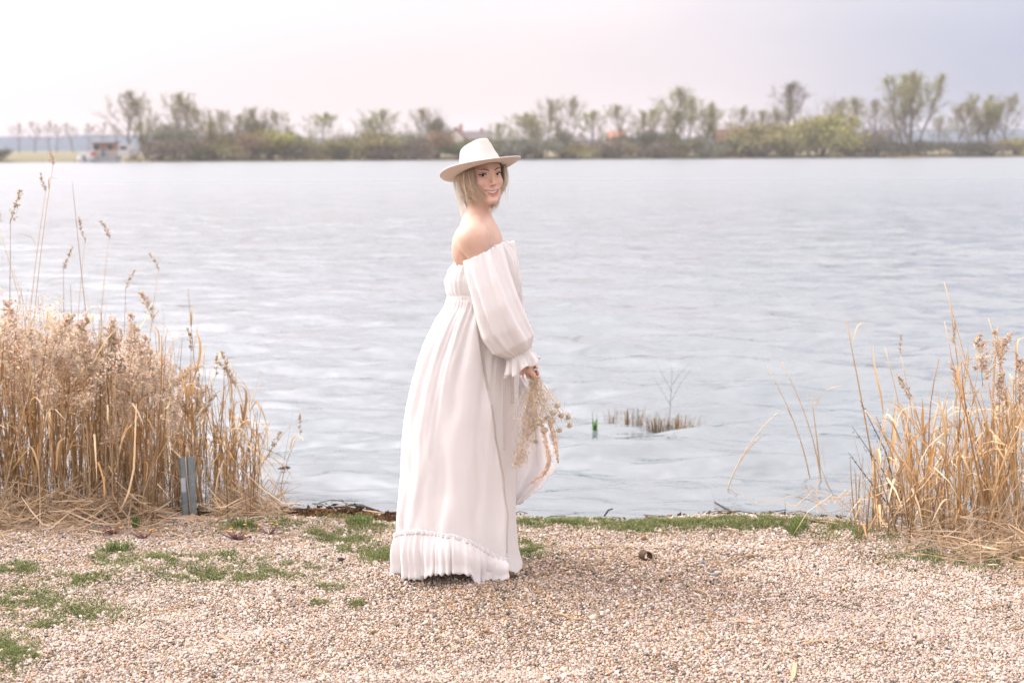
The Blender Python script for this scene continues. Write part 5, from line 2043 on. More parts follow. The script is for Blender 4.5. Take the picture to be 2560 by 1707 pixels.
person = empty('person', (float(W(1205, 1435)[0]), YW, 0.0))
P_INV = -np.array(person.location)


def pbuild(mb, name, mat_, parent=None, smooth=True):
    o = mb.build(name, mat_, parent or person, smooth)
    if parent is None or parent is person:
        o.location = tuple(P_INV)
    return o


# ---- body
RS = W(1183, 596, -0.165)
LS = W(1214, 602, 0.150)
ELB = W(1238, 772, -0.20)
WRI = W(1309, 890, -0.150)
FIST = W(1330, 925, -0.135)


def make_body():
    h = 0.0026
    F = Field((W(1085, 600)[0], YW - 0.30, -0.01), (W(1375, 600)[0], YW + 0.30, 1.80), h)
    bax = np.stack([BF, BS, [0, 0, 1.0]])
    # torso and hips
    F.ell(W(1199, 618), (0.092, 0.145, 0.125), bax, 0.03)
    F.ell(W(1208, 690), (0.098, 0.128, 0.12), bax, 0.05)
    F.ell(W(1205, 750), (0.092, 0.122, 0.11), bax, 0.05)
    F.ell(W(1196, 850), (0.098, 0.120, 0.12), bax, 0.05)
    for s, dy in ((-1, -0.075), (1, 0.075)):
        F.ell(W(1242 + s * -4, 668, dy * 0.8), (0.045, 0.052, 0.045), bax, 0.04)      # bust
        F.ell(W(1163 + s * 4, 620, dy * 1.05), (0.047, 0.050, 0.085), bax, 0.022)   # shoulder blades
    # shoulders, collar, neck
    nb = W(1193, 562, -0.005)
    for S, el in ((RS, ELB), (LS, W(1262, 775, 0.2))):
        F.ell(S, (0.056, 0.054, 0.062), None, 0.04)
        F.cone(nb, S + [0, 0, 0.012], 0.045, 0.036, 0.045)
        F.cone(W(1226, 580, 0.0), S + BF * 0.022 + [0, 0, 0.024], 0.0115, 0.0125, 0.010)    # collar bones
    F.cone(W(1187, 578, 0.0), h2w((0.0, -0.024, -0.045)), 0.047, 0.043, 0.028)
    F.cone(W(1209, 572, -0.005), h2w((0.0, 0.006, -0.080)), 0.020, 0.022, 0.02)
    F.cone(W(1216, 576, -0.035), h2w((0.046, -0.022, -0.055)), 0.009, 0.013, 0.014)        # neck muscle on the near side
    F.ell(W(1208, 571, -0.055), (0.020, 0.024, 0.010), None, 0.014, True)        # hollow above the collar bone
    # arms
    F.cone(RS, ELB, 0.046, 0.034, 0.03)
    F.cone(ELB, ELB + (WRI - ELB) * 0.3, 0.035, 0.038, 0.02)
    F.cone(ELB + (WRI - ELB) * 0.3, WRI, 0.038, 0.024, 0.02)
    LE, LW = W(1262, 775, 0.20), W(1290, 890, 0.17)
    F.cone(LS, LE, 0.046, 0.034, 0.03)
    F.cone(LE, LW, 0.037, 0.024, 0.02)
    # right hand closed round the stems
    ax = unit((0.30, 0.02, -0.95))
    F.cone(WRI, FIST + np.array([-0.020, 0.0, 0.028]), 0.023, 0.021, 0.015)
    for s, L in ((-0.031, 0.92), (-0.011, 1.0), (0.010, 0.97), (0.029, 0.82)):
        k = FIST + ax * s
        F.cone(FIST + np.array([-0.024, 0.0, 0.02]), k + np.array([-0.021, 0.012, 0.0]), 0.013, 0.0105, 0.008)
        F.chain([k + np.array([-0.021, 0.012, 0.0]), k + np.array([-0.002, 0.025, 0]) * L, k + np.array([0.020, 0.014, 0]) * L, k + np.array([0.021, -0.006, 0.0]) * L],
                [0.0092, 0.0085, 0.0078, 0.0068], 0.003)
    F.chain([FIST + np.array([-0.022, -0.010, 0.030]), FIST + np.array([-0.014, -0.022, 0.006]), FIST + np.array([0.004, -0.022, -0.014]), FIST + np.array([0.014, -0.014, -0.026])],
            [0.0125, 0.0108, 0.0090, 0.0075], 0.006)
    # left hand, relaxed at the far side
    F.cone(LW, LW + np.array([0.012, 0, -0.07]), 0.022, 0.024, 0.015)
    for s, L in ((-0.024, 0.9), (-0.008, 1.0), (0.008, 0.96), (0.024, 0.78)):
        b = LW + np.array([0.016 + s * 0.3, s, -0.085])
        F.chain([b, b + np.array([0.010, 0, -0.032]) * L, b + np.array([0.006, 0, -0.062]) * L], [0.0088, 0.0080, 0.0066], 0.003)
    F.chain([LW + np.array([0.02, -0.01, -0.03]), LW + np.array([0.045, -0.02, -0.055]), LW + np.array([0.05, -0.018, -0.085])], [0.0115, 0.0095, 0.0075], 0.006)
    # legs and feet
    for px, dy in ((1186, -0.055), (1172, 0.075)):
        hip, kn, an = W(px - 10, 900, dy), W(px, 1150, dy), W(px - 4, 1385, dy)
        F.cone(hip, kn, 0.070, 0.050, 0.04)
        F.cone(kn, kn + (an - kn) * 0.35 - BF * 0.012, 0.053, 0.052, 0.03)
        F.cone(kn + (an - kn) * 0.35 - BF * 0.012, an, 0.052, 0.034, 0.03)
        ft = np.array([an[0], an[1], 0.045])
        F.cone(an, ft - BF * 0.02, 0.034, 0.034, 0.02)
        F.cone(ft - BF * 0.03 - [0, 0, 0.012], ft + BF * 0.11 - [0, 0, 0.020], 0.026, 0.014, 0.02)
    # ---- head
    hax = HR

    def E(c, r, k=0.012, sub=False):
        F.ell(h2w(c), r, hax, k, sub)

    def C(a, b, ra, rb, k=0.01, sub=False):
        F.cone(h2w(a), h2w(b), ra, rb, k, sub)
    E((0, -0.012, 0.032), (0.071, 0.090, 0.080), 0.01)
    E((0, 0.026, 0.0), (0.060, 0.057, 0.072), 0.02)
    E((0, 0.030, -0.052), (0.049, 0.049, 0.052), 0.02)
    for s in (-1, 1):
        C((s * 0.053, -0.008, -0.040), (s * 0.044, 0.022, -0.078), 0.015, 0.013, 0.02)
        C((s * 0.044, 0.022, -0.078), (s * 0.013, 0.064, -0.100), 0.013, 0.012, 0.02)
        E((s * 0.037, 0.053, -0.031), (0.021, 0.020, 0.019), 0.018)           # cheek raised by the smile
        E((s * 0.031, 0.097, 0.001), (0.018, 0.020, 0.0125), 0.012, True)      # eye socket
        C((s * 0.010, 0.081, 0.017), (s * 0.041, 0.071, 0.020), 0.006, 0.006, 0.012)   # brow
        # lids
        F.chain([h2w(q) for q in ((s * 0.0165, 0.0765, -0.0015), (s * 0.024, 0.0835, 0.0065), (s * 0.033, 0.0835, 0.0080), (s * 0.0455, 0.0715, 0.0020))],
                [0.0020, 0.0030, 0.0032, 0.0022], 0.004)
        F.chain([h2w(q) for q in ((s * 0.0165, 0.0765, -0.0030), (s * 0.025, 0.0810, -0.0085), (s * 0.035, 0.0800, -0.0085), (s * 0.0455, 0.0715, -0.001))],
                [0.0018, 0.0026, 0.0026, 0.0018], 0.005)
        E((s * 0.071, -0.012, -0.012), (0.008, 0.018, 0.030), 0.006)            # ear
    # nose
    C((0, 0.078, 0.008), (0, 0.1005, -0.030), 0.0065, 0.0082, 0.010)
    E((0, 0.1015, -0.0335), (0.0088, 0.0085, 0.0080), 0.005)
    for s in (-1, 1):
        E((s * 0.0115, 0.0895, -0.0375), (0.0068, 0.0088, 0.0066), 0.006)
        E((s * 0.0062, 0.0945, -0.0440), (0.0032, 0.0046, 0.0030), 0.002, True)  # nostrils
        C((s * 0.019, 0.086, -0.040), (s * 0.031, 0.072, -0.060), 0.0018, 0.0018, 0.008, True)   # smile fold
    E((0, 0.069, -0.101), (0.0155, 0.0140, 0.0125), 0.016)                       # chin
    E((0, 0.070, -0.066), (0.030, 0.014, 0.020), 0.014)                          # mouth mound
    E((0, 0.088, -0.0905), (0.013, 0.007, 0.004), 0.008, True)                   # hollow under the lip
    F.chain([h2w(q) for q in LIP_U], [0.0014, 0.0030, 0.0032, 0.0030, 0.0014], 0.0025)
    F.chain([h2w(q) for q in LIP_L], [0.0014, 0.0038, 0.0046, 0.0038, 0.0014], 0.0025)
    mm = [mouth(u) for u in np.linspace(-0.90, 0.90, 9)]
    for oy in (0.006, 0.001, -0.004):
        F.chain([h2w(q + np.array([0, oy, 0])) for q in mm], [0.0020, 0.0034, 0.0042, 0.0047, 0.0049, 0.0047, 0.0042, 0.0034, 0.0020], 0.0012, True)
    return F


def mouth(u):
    return np.array([0.0285 * u, 0.0815 - 0.0125 * u * u, -0.0700 + 0.0115 * u * u])


LIP_U = [mouth(u) + np.array([0, 0.0018, 0.0058 * (1 - u * u) + 0.0004]) for u in (-1.0, -0.5, 0.0, 0.5, 1.0)]
LIP_L = [mouth(u) + np.array([0, 0.0008, -0.0082 * (1 - u * u) - 0.0004]) for u in (-1.0, -0.5, 0.0, 0.5, 1.0)]


def skin_material():
    m, t, b = new_mat('skin')
    a = t.node('ShaderNodeAttribute', attribute_name='col')
    tc = t.node('ShaderNodeTexCoord')
    n = t.noise(28.0, 4.0, 0.6, tc.outputs['Object'])
    c = t.mix(1.0, a.outputs['Color'], t.ramp(n, [(0.3, (0.94, 0.91, 0.9)), (0.7, (1.04, 1.03, 1.03))]), 'MULTIPLY')
    t.l.new(c, b.inputs['Base Color'])
    b.inputs['Roughness'].default_value = 0.48
    b.inputs['Specular IOR Level'].default_value = 0.4
    b.inputs['Subsurface Weight'].default_value = 0.12
    b.inputs['Subsurface Radius'].default_value = (0.012, 0.005, 0.003)
    b.inputs['Subsurface Scale'].default_value = 1.0
    return m


field = make_body()
BV, BQ = field.surface()
del field
SKIN = np.array([0.67, 0.465, 0.365])
col = np.tile(SKIN, (len(BV), 1))
hl = (BV - HC) @ HR.T
for pts, rad in ((LIP_U, 0.0038), (LIP_L, 0.0047)):
    d = np.full(len(BV), 1.0)
    near = np.abs(hl).max(1) < 0.13
    for i in range(4):
        d[near] = np.minimum(d[near], cone_fn(pts[i], pts[i + 1], 0.0, 0.0)(hl[near].astype(np.float32)))
    w = smooth01((rad + 0.0016 - d) / 0.0018)[:, None]
    col = col * (1 - w) + np.array([0.56, 0.22, 0.20]) * w
_mu = hl[:, 0] / 0.0285
inm = (np.abs(_mu) < 0.97) & (hl[:, 1] < 0.0800 - 0.0125 * _mu ** 2) & (hl[:, 1] > 0.05) & (np.abs(hl[:, 2] + 0.0700 - 0.0115 * _mu ** 2) < 0.0068 * (1 - 0.55 * np.abs(_mu)))
col[inm] = (0.12, 0.03, 0.03)
for s in (-1, 1):     # blush and eye make-up
    w = np.exp(-(((hl[:, 0] - s * 0.038) / 0.016) ** 2 + ((hl[:, 1] - 0.062) / 0.03) ** 2 + ((hl[:, 2] + 0.030) / 0.016) ** 2))[:, None] * 0.4
    col = col * (1 - w) + np.array([0.72, 0.40, 0.33]) * w
    w = np.exp(-(((hl[:, 0] - s * 0.034) / 0.013) ** 2 + ((hl[:, 1] - 0.08) / 0.02) ** 2 + ((hl[:, 2] - 0.008) / 0.0055) ** 2))[:, None] * 0.75
    col = col * (1 - w) + np.array([0.25, 0.13, 0.09]) * w
w = np.exp(-(np.linalg.norm(BV - FIST, axis=1) / 0.06) ** 2)[:, None] * 0.35
col = col * (1 - w) + np.array([0.60, 0.30, 0.22]) * w
body = bpy.data.objects.new('body', fast_mesh('body', BV + P_INV, BQ, skin_material(), col))
COL.objects.link(body)
body.parent = person
sm_ = body.modifiers.new('soften', 'SMOOTH')
sm_.factor = 0.4
sm_.iterations = 2

# ---- eyes, brows, lashes, teeth
M_EYE, t_, b_ = new_mat('eyeball')
at_ = t_.node('ShaderNodeAttribute', attribute_name='col')
t_.l.new(at_.outputs['Color'], b_.inputs['Base Color'])
b_.inputs['Roughness'].default_value = 0.08
b_.inputs['Specular IOR Level'].default_value = 0.6
M_LASH = simple_mat('dark_lash', (0.018, 0.013, 0.011), 0.6, 0.1, 30.0, 0.2)
M_BROW = simple_mat('brow_hair', (0.13, 0.065, 0.035), 0.7, 0.2, 200.0, 0.2)
M_TEETH = simple_mat('tooth_enamel', (0.80, 0.76, 0.70), 0.25, 0.03, 60.0, 0.5)
gaze = unit((W(1228, 437, -2.0) - h2w((0, 0.07, 0))) @ HR.T)
for s in (-1, 1):
    c = np.array([s * 0.0310, 0.0685, -0.0005])
    R = 0.0130
    th = np.linspace(0, math.pi, 17)
    ph = np.linspace(0, 2 * math.pi, 25)[:-1]
    zax = gaze
    xax = unit(np.cross([0, 0, 1.0], zax))
    yax = np.cross(zax, xax)
    P = np.array([[c + R * (math.cos(a) * zax + math.sin(a) * (math.cos(p) * xax + math.sin(p) * yax)) for p in ph] for a in th])
    cc = np.array([[0.015, 0.012, 0.012] if a < 0.22 else ([0.10, 0.13, 0.14] if a < 0.46 else [0.72, 0.68, 0.66]) for a in th])
    e = MB()
    e.grid(h2w(P), np.repeat(cc, 24, axis=0), closed_u=True)
    pbuild(e, 'eye', M_EYE)
    l = MB()
    top = np.array([(s * 0.0170, 0.0775, -0.0025), (s * 0.0235, 0.0850, 0.0030), (s * 0.031, 0.0865, 0.0050), (s * 0.040, 0.0815, 0.0035), (s * 0.0475, 0.0725, 0.0030), (s * 0.051, 0.068, 0.0055)])
    l.tube(h2w(top), [0.0006, 0.0014, 0.0019, 0.0021, 0.0018, 0.0005], 6)
    low = np.array([(s * 0.025, 0.0825, -0.0065), (s * 0.034, 0.0820, -0.0070), (s * 0.042, 0.0765, -0.0045), (s * 0.047, 0.0725, -0.0005)])
    l.tube(h2w(low), [0.0002, 0.0006, 0.0009, 0.0009], 5)
    for k in range(9):
        t = 0.25 + 0.7 * k / 8
        i = min(int(t * 5), 4)
        p = top[i] + (top[i + 1] - top[i]) * (t * 5 - i)
        d = unit((s * (0.2 + 0.7 * t), 0.9 - 0.4 * t, 0.75))
        l.tube(h2w(np.stack([p, p + d * 0.0028 + [0, 0, 0.0005], p + d * 0.0048 + [0, 0, 0.0014]])), [0.0006, 0.0004, 0.0001], 4)
    pbuild(l, 'eyelashes', M_LASH)['kind'] = 'stuff'
    b = MB()
    arc = np.array([(s * 0.0115, 0.0885, 0.0150), (s * 0.020, 0.0880, 0.0200), (s * 0.030, 0.0845, 0.0236), (s * 0.040, 0.0785, 0.0220), (s * 0.046, 0.0735, 0.0190)])
    b.tube(h2w(arc), [0.0012, 0.0022, 0.0021, 0.0016, 0.0007], 6)
    pbuild(b, 'eyebrow', M_BROW)
for k in range(-4, 5):          # upper teeth in the smile
    u = k / 4.6
    p = mouth(u) + np.array([0, -0.0020, 0.0014])
    wd = 0.0035 if abs(k) < 2 else 0.0034
    hh = 0.0040 - 0.0014 * abs(u)
    tb = MB()
    d = unit((0.0285, -0.025 * u, 0.0))
    nrm = np.array([-d[1], d[0], 0])
    nrm = nrm if nrm[1] > 0 else -nrm
    Q = [p + d * a * wd + nrm * bb * 0.0014 + np.array([0, 0, cc * hh]) for a in (-1, 1) for bb in (-1, 1) for cc in (-1, 1)]
    tb.add(h2w(Q), [(0, 1, 3, 2), (4, 6, 7, 5), (0, 4, 5, 1), (2, 3, 7, 6), (0, 2, 6, 4), (1, 5, 7, 3)])
    pbuild(tb, 'tooth', M_TEETH, smooth=False)

# hat frame (the hair has to stay under the brim)
hn = unit((-math.sin(math.radians(13.5)), math.sin(math.radians(13)), 0.95))
hx_ = unit(np.cross(np.cross(hn, [1, 0, 0]), hn))
hy_ = np.cross(hn, hx_)                     # away from the camera
HATC = W(1203, 426, -0.030)

# ---- hair: ash blonde bob, strand by strand
M_HAIR, t_, b_ = new_mat('blonde_hair')
at_ = t_.node('ShaderNodeAttribute', attribute_name='col')
t_.l.new(at_.outputs['Color'], b_.inputs['Base Color'])
b_.inputs['Roughness'].default_value = 0.42
b_.inputs['Specular IOR Level'].default_value = 0.45
hrng = np.random.default_rng(9)


def hair_path(phi, depth, length, curl, splay, n=11):
    """Lock hanging from under the hat; phi 0 = front, + towards her right (image left)."""
    s, c = math.sin(phi), math.cos(phi)
    R0 = np.array([0.0735 * s, 0.0885 * c - 0.014, 0.062])
    out = unit((s, c * 0.9, 0))
    t = np.linspace(0, 1, n)
    drop = -length * t
    r = 0.003 + depth + 0.011 * np.sin(np.pi * np.clip(t * 1.25, 0, 1)) * (1 - 0.3 * curl)
    r = r - curl * 0.050 * smooth01((t - 0.52) / 0.48)
    P = R0 + out * r[:, None] + np.array([0, 0, 1.0]) * drop[:, None]
    fwd = np.array([0, 1.0, 0])
    side = np.array([-math.copysign(1, s), 0, 0])
    P = P + fwd * (splay * smooth01((t - 0.35) / 0.65))[:, None] + side * (0.4 * abs(splay) * smooth01((t - 0.6) / 0.4))[:, None]
    return P


hm_ = MB()
tone = 1.28 * np.array([[0.58, 0.47, 0.36], [0.44, 0.33, 0.23], [0.70, 0.60, 0.50], [0.36, 0.26, 0.18], [0.74, 0.66, 0.57], [0.52, 0.40, 0.28]])


def add_lock(phi, n, length, curl, splay, depth0=0.0, bright=1.0, width=0.16):
    tc = tone[hrng.integers(0, 6)]
    for _ in range(n):
        dp = hrng.normal(0, width * 0.5)
        P = hair_path(phi + dp, depth0 + hrng.uniform(0, 0.012), length * hrng.uniform(0.82, 1.06), curl * hrng.uniform(0.7, 1.2), splay + hrng.normal(0, 0.006))
        P = P + hrng.normal(0, 0.0016, (1, 3)) * np.linspace(0, 1, len(P))[:, None] ** 2 + hrng.normal(0, 0.004, (1, 3)) * np.sin(np.linspace(0, 3.0, len(P)))[:, None] * 0.5
        c = (tc * 0.6 + tone[hrng.integers(0, 6)] * 0.4) * bright
        t = np.linspace(0, 1, len(P))[:, None]
        cc = np.clip(c * (0.50 + 0.62 * smooth01(t / 0.55)), 0, 0.82)                       # darker grown-out roots
        w = 0.0007 * hrng.uniform(0.7, 1.4)
        PW = h2w(P)
        over = (PW - HATC) @ hn
        PW = PW - hn * np.maximum(over + 0.003, 0)[:, None]
        hm_.tube(PW, w * np.array([1, 1, 1, 1, 1, 1, .95, .85, .7, .5, .2]), 3, cc, cap=False)


for deg in np.arange(66, 296, 5.0):
    phi = math.radians(deg)
    back = math.sin(math.radians(np.clip((deg - 66) / 230 * 180, 0, 180)))
    ln = 0.160 + 0.072 * back
    add_lock(phi, 44, ln, 0.55 if 85 < deg < 280 else 0.8, 0.016 if deg < 110 else 0.0, bright=1.0 if deg > 95 else 0.9)
for deg in (50, 55, 60, 65, 72, 80):            # face-framing strands on her right, curling under the jaw
    add_lock(math.radians(deg), 34, 0.178, 0.66, 0.034, 0.002, 0.95, 0.12)
for deg in (100, 125, 150):             # loose pale outer wisps
    add_lock(math.radians(deg), 26, 0.226, 0.02, -0.014, 0.010, 1.3, 0.4)
for deg in np.arange(75, 270, 12.0):      # flyaway strands
    add_lock(math.radians(deg), 5, 0.19, hrng.uniform(-0.2, 0.3), hrng.normal(0, 0.012), 0.014, 1.15, 0.5)
for deg in (-58, -64, -70):             # strands on the far side of the face
    add_lock(math.radians(deg), 22, 0.175, 0.9, 0.012, 0.004, 0.9, 0.12)
pbuild(hm_, 'hair', M_HAIR)['kind'] = 'stuff'
# under-layer so that no gaps show
cap_ = MB()
P = []
for i, zz in enumerate(np.linspace(0.07, -0.088, 12)):
    row = []
    for deg in np.linspace(72, 288, 40):
        a = math.radians(deg)
        k = 1.0 - 0.10 * max(0, i - 7) / 4
        row.append(((0.0745 * k) * math.sin(a), (0.0875 * k) * math.cos(a) - 0.013, zz))
    P.append(row)
PC = h2w(np.array(P))
PC = PC - hn * np.maximum((PC - HATC) @ hn + 0.004, 0)[..., None]
cap_.grid(PC, np.array([0.26, 0.19, 0.13]))
pbuild(cap_, 'hair_underlayer', M_HAIR)

# ---- hat
M_FELT = simple_mat('cream_felt', (0.65, 0.585, 0.545), 0.85, 0.03, 60.0, 0.15, bump=0.25, bump_scale=900)
hfa = -math.radians(62)                     # direction of the hat's front in its own plane


def hat(a, r_, z):
    return HATC + hx_ * (r_ * math.cos(a)) + hy_ * (r_ * math.sin(a)) + hn * z


A_ = np.linspace(0, 2 * math.pi, 73)[:-1]


def head_r(a, w, l):
    d = a - hfa
    return 1.0 / math.sqrt((math.cos(d) / l) ** 2 + (math.sin(d) / w) ** 2)


rows = []
for t in np.linspace(0, 1, 9):              # brim, upper face
    rows.append([hat(a, head_r(a, 0.080, 0.094) * (1 - t) + head_r(a, 0.163, 0.168) * t,
                     0.004 + 0.003 * (1 - t) - 0.010 * math.sin(math.pi * t) * 0.5 + 0.016 * t * t * math.sin(a - hfa) ** 2 - 0.004 * t * t * math.cos(a - hfa)) for a in A_])
low = [[p - hn * 0.0042 for p in r_] for r_ in rows]
edge = [[(p + q) / 2 + unit(p - HATC) * 0.0018 for p, q in zip(rows[-1], low[-1])]]
bm_ = MB()
bm_.grid(np.array(rows + edge + low[::-1]), closed_u=True)
hat_o = empty('hat')
hat_o.parent = person
hat_o.location = tuple(HATC + P_INV)


def hbuild(mb, name, mat_):
    o = mb.build(name, mat_, hat_o)
    o.location = tuple(-HATC)
    return o


hbuild(bm_, 'brim', M_FELT)
rows = []
for t in np.linspace(0, 1, 13):             # crown wall
    row = []
    for a in A_:
        d = a - hfa
        r_ = head_r(a, 0.080, 0.094) * (1 - 0.19 * t ** 1.3) + 0.002
        pinch = math.exp(-((abs(math.atan2(math.sin(d), math.cos(d))) - 0.75) / 0.38) ** 2)
        r_ *= 1 - 0.16 * pinch * smooth01((t - 0.25) / 0.7)
        top = 0.084 + 0.015 * math.cos(d)
        row.append(hat(a, r_, 0.004 + top * t))
    rows.append(row)
prev = rows[-1]
for k, (sc, dz) in enumerate(((0.965, 0.006), (0.90, 0.0085), (0.80, 0.007), (0.62, 0.000), (0.40, -0.010), (0.18, -0.016), (0.03, -0.017))):
    cen = np.mean(np.array(prev), axis=0)
    row = []
    for a, p in zip(A_, prev):
        d = a - hfa
        q = cen + (p - cen) * sc
        row.append(q + hn * dz)
    rows.append(row)
cr_ = MB()
cr_.grid(np.array(rows), closed_u=True)
hbuild(cr_, 'crown', M_FELT)
bd = MB()
bd.grid(np.array([[hat(a, head_r(a, 0.080, 0.094) * (1 - 0.19 * t ** 1.3) + 0.0036, 0.004 + 0.096 * t) for a in A_] for t in (0.0, 0.06, 0.12)]), closed_u=True)
hbuild(bd, 'hat_band', M_FELT)

# ---- earring
M_PEARL = simple_mat('pearl', (0.80, 0.74, 0.66), 0.2, 0.05, 100.0, 0.6)
M_GOLDW = simple_mat('gold_wire', (0.60, 0.42, 0.18), 0.3, 0.05, 50.0, 0.5, metallic=0.9)
er = MB()
e1, e2, e3 = W(1230, 498, -0.045), W(1229, 508, -0.048), W(1225, 525, -0.046)
er.tube([e1, e2, e3], 0.0006, 5)
ero = pbuild(er, 'earring', M_GOLDW)
for c, R in ((e2, 0.0044), (e3, 0.0050)):
    pe = MB()
    th = np.linspace(0.02, math.pi - 0.02, 9)
    pe.grid(np.array([[c + R * np.array([math.sin(a) * math.cos(p), math.sin(a) * math.sin(p), math.cos(a)]) for p in np.linspace(0, 6.283, 13)[:-1]] for a in th]), closed_u=True)
    o = pe.build('pearl', M_PEARL, ero)
# ------------------------------------------------------------------ the dress
def fabric_material(name, base, trans=0.28, bump=0.18, scale=520.0):
    m, t, b = new_mat(name)
    tc = t.node('ShaderNodeTexCoord')
    n = t.noise(7.0, 4.0, 0.5, tc.outputs['Object'])
    c = t.mix(n, tuple(x * 0.965 for x in base), base)
    vor = t.node('ShaderNodeTexVoronoi', Scale=85.0)            # tiny woven dots
    t.l.new(tc.outputs['Object'], vor.inputs['Vector'])
    dots = t.ramp(vor.outputs['Distance'], [(0.10, (1, 1, 1)), (0.22, (0, 0, 0))])
    t.l.new(c, b.inputs['Base Color'])
    b.inputs['Roughness'].default_value = 0.85
    b.inputs['Specular IOR Level'].default_value = 0.15
    b.inputs['Sheen Weight'].default_value = 0.15
    bp = t.node('ShaderNodeBump', Strength=bump, Distance=0.002)
    h = t.math('ADD', t.noise(scale, 2.0, 0.6, tc.outputs['Object']), t.math('MULTIPLY', dots, 0.8))
    crease = t.noise(26.0, 4.0, 0.55, tc.outputs['Object'])
    h = t.math('ADD', h, t.math('MULTIPLY', crease, 6.0))
    t.l.new(h, bp.inputs['Height'])
    t.l.new(bp.outputs[0], b.inputs['Normal'])
    tr = t.node('ShaderNodeBsdfTranslucent')
    t.l.new(c, tr.inputs['Color'])
    ms = t.node('ShaderNodeMixShader')
    ms.inputs[0].default_value = trans
    t.l.new(b.outputs[0], ms.inputs[1])
    t.l.new(tr.outputs[0], ms.inputs[2])
    t.l.new(ms.outputs[0], t.n['Material Output'].inputs['Surface'])
    return m


M_DRESS = fabric_material('white_dress_cotton', (0.92, 0.91, 0.905))
M_SHEER = fabric_material('sheer_white_cotton', (0.90, 0.885, 0.885), 0.5)
M_LACE = simple_mat('lace', (0.62, 0.55, 0.50), 0.85, 0.15, 300.0, 0.1)


def folds(u, t, seed, n=11, sharp=1.6):
    """Cloth folds around a tube: u angle, t along; signed, about -1..1."""
    w = u + 0.22 * vnoise(np.cos(u) * 1.4 + seed, np.sin(u) * 1.4, t * 1.6) + 0.05 * vnoise(t * 5 + seed, seed)
    a = np.sin(w * n + seed * 1.7) * 0.6 + np.sin(w * (n * 0.53 + 1.0) + seed * 2.9 + t) * 0.55 + np.sin(w * (n * 1.7) + seed + 2 * t) * 0.28
    return np.sign(a) * np.abs(a) ** (1 / sharp) * (0.75 + 0.35 * vnoise(u * 1.3 + seed, t * 3.0))


# --- underskirt: closed tube from waist to hem
PYS = np.array([738, 760, 800, 850, 900, 960, 1020, 1080, 1150, 1220, 1290, 1340, 1385, 1425])
XLS = np.array([1126, 1121, 1096, 1072, 1051, 1034, 1021, 1011, 1005, 1000, 998, 998, 999, 1001])
XRS = np.array([1290, 1294, 1300, 1304, 1305, 1304, 1302, 1300, 1299, 1298, 1297, 1298, 1302, 1310])
DPS = np.array([0.125, 0.130, 0.145, 0.158, 0.168, 0.178, 0.186, 0.192, 0.197, 0.200, 0.203, 0.205, 0.208, 0.212])
CDY = np.array([0.0, 0.0, 0.005, 0.012, 0.02, 0.028, 0.034, 0.04, 0.045, 0.05, 0.053, 0.055, 0.056, 0.056])


def ring(py, u, shrink=1.0):
    """Point of the skirt surface: u = 0 image right, pi/2 towards the camera, pi image left."""
    xl, xr = np.interp(py, PYS, XLS), np.interp(py, PYS, XRS)
    d, cd = np.interp(py, PYS, DPS), np.interp(py, PYS, CDY)
    cx, hw = (xl + xr) / 2, (xr - xl) / 2
    cu, su = np.cos(u), np.sin(u)
    e = 0.86                                             # slightly squared ellipse
    cu, su = np.sign(cu) * np.abs(cu) ** e, np.sign(su) * np.abs(su) ** e
    return cx + hw * shrink * cu, cd - d * shrink * su


def skirt_point(py, u, shrink, fold, z_of=None):
    px, dy = ring(py, u, shrink)
    p = np.array(at_depth(float(px), float(py), YW))       # height and place on her own plane ...
    c = np.array(at_depth(float(ring(py, 0.0, 1.0)[0] * 0.5 + ring(py, math.pi, 1.0)[0] * 0.5), float(py), YW))
    o = np.array([p[0] - c[0], dy - float(np.interp(py, PYS, CDY)), 0])
    n = o / (np.linalg.norm(o) + 1e-9)
    q = np.array([p[0], YW + dy, p[2]])                    # ... then moved to its own depth
    return q + n * fold


HEM_LIFT_PX = [985, 1040, 1085, 1130, 1168, 1180, 1240, 1262, 1280, 1320]
HEM_LIFT = [0.010, 0.012, 0.052, 0.060, 0.054, 0.008, 0.006, 0.030, 0.014, 0.008]


def hem_z(px, u):
    near = max(0.0, math.sin(u))
    return float(np.interp(px, HEM_LIFT_PX, HEM_LIFT)) * near + 0.014 * (1 - near)


def tube_surface(u0, u1, nu, nt, seed, shrink, py_top, bottom, amp, nfold, gather=0.004, closed=False, flare=0.0):
    """bottom(u, px) -> height where this layer ends."""
    U = np.linspace(u0, u1, nu + 1)[:-1] if closed else np.linspace(u0, u1, nu)
    P = np.zeros((nt, len(U), 3))
    for j, u in enumerate(U):
        pxm = float(ring(1380, u, shrink)[0])
        zb = bottom(u, pxm)
        ztop = W(1205, py_top)[2]
        for i in range(nt):
            t = i / (nt - 1)
            z = ztop + (zb - ztop) * t
            py = float(np.interp(-z, -ZTAB, PYTAB))
            f = amp * t ** 1.15 * float(folds(np.array(u), np.array(t), seed, nfold)) + gather * (1 - t) ** 2 * math.sin(u * 46 + 3 * math.sin(u * 7)) + flare * t * t
            q = skirt_point(py, u, shrink, f)
            q[2] = z
            P[i, j] = q
    return P


PYTAB = np.linspace(700, 1440, 200)
ZTAB = np.array([W(1205, p)[2] for p in PYTAB])


def seam_py(px):
    return float(np.interp(px, [990, 1002, 1017, 1054, 1146, 1187, 1235, 1262], [1345, 1340, 1321, 1310, 1314, 1333, 1368, 1385]))


def z_of_py(py):
    return float(np.interp(py, PYTAB, ZTAB))


under = MB()
PU = tube_surface(0, 2 * math.pi, 150, 56, 3.3, 0.955, 742, lambda u, px: hem_z(px, u) + 0.002, 0.016, 12, closed=True)
under.grid(PU, closed_u=True)
dress = pbuild(under, 'dress', M_DRESS)


def dbuild(mb, name, mat_=None, smooth=True):
    return mb.build(name, mat_ or M_DRESS, dress, smooth)


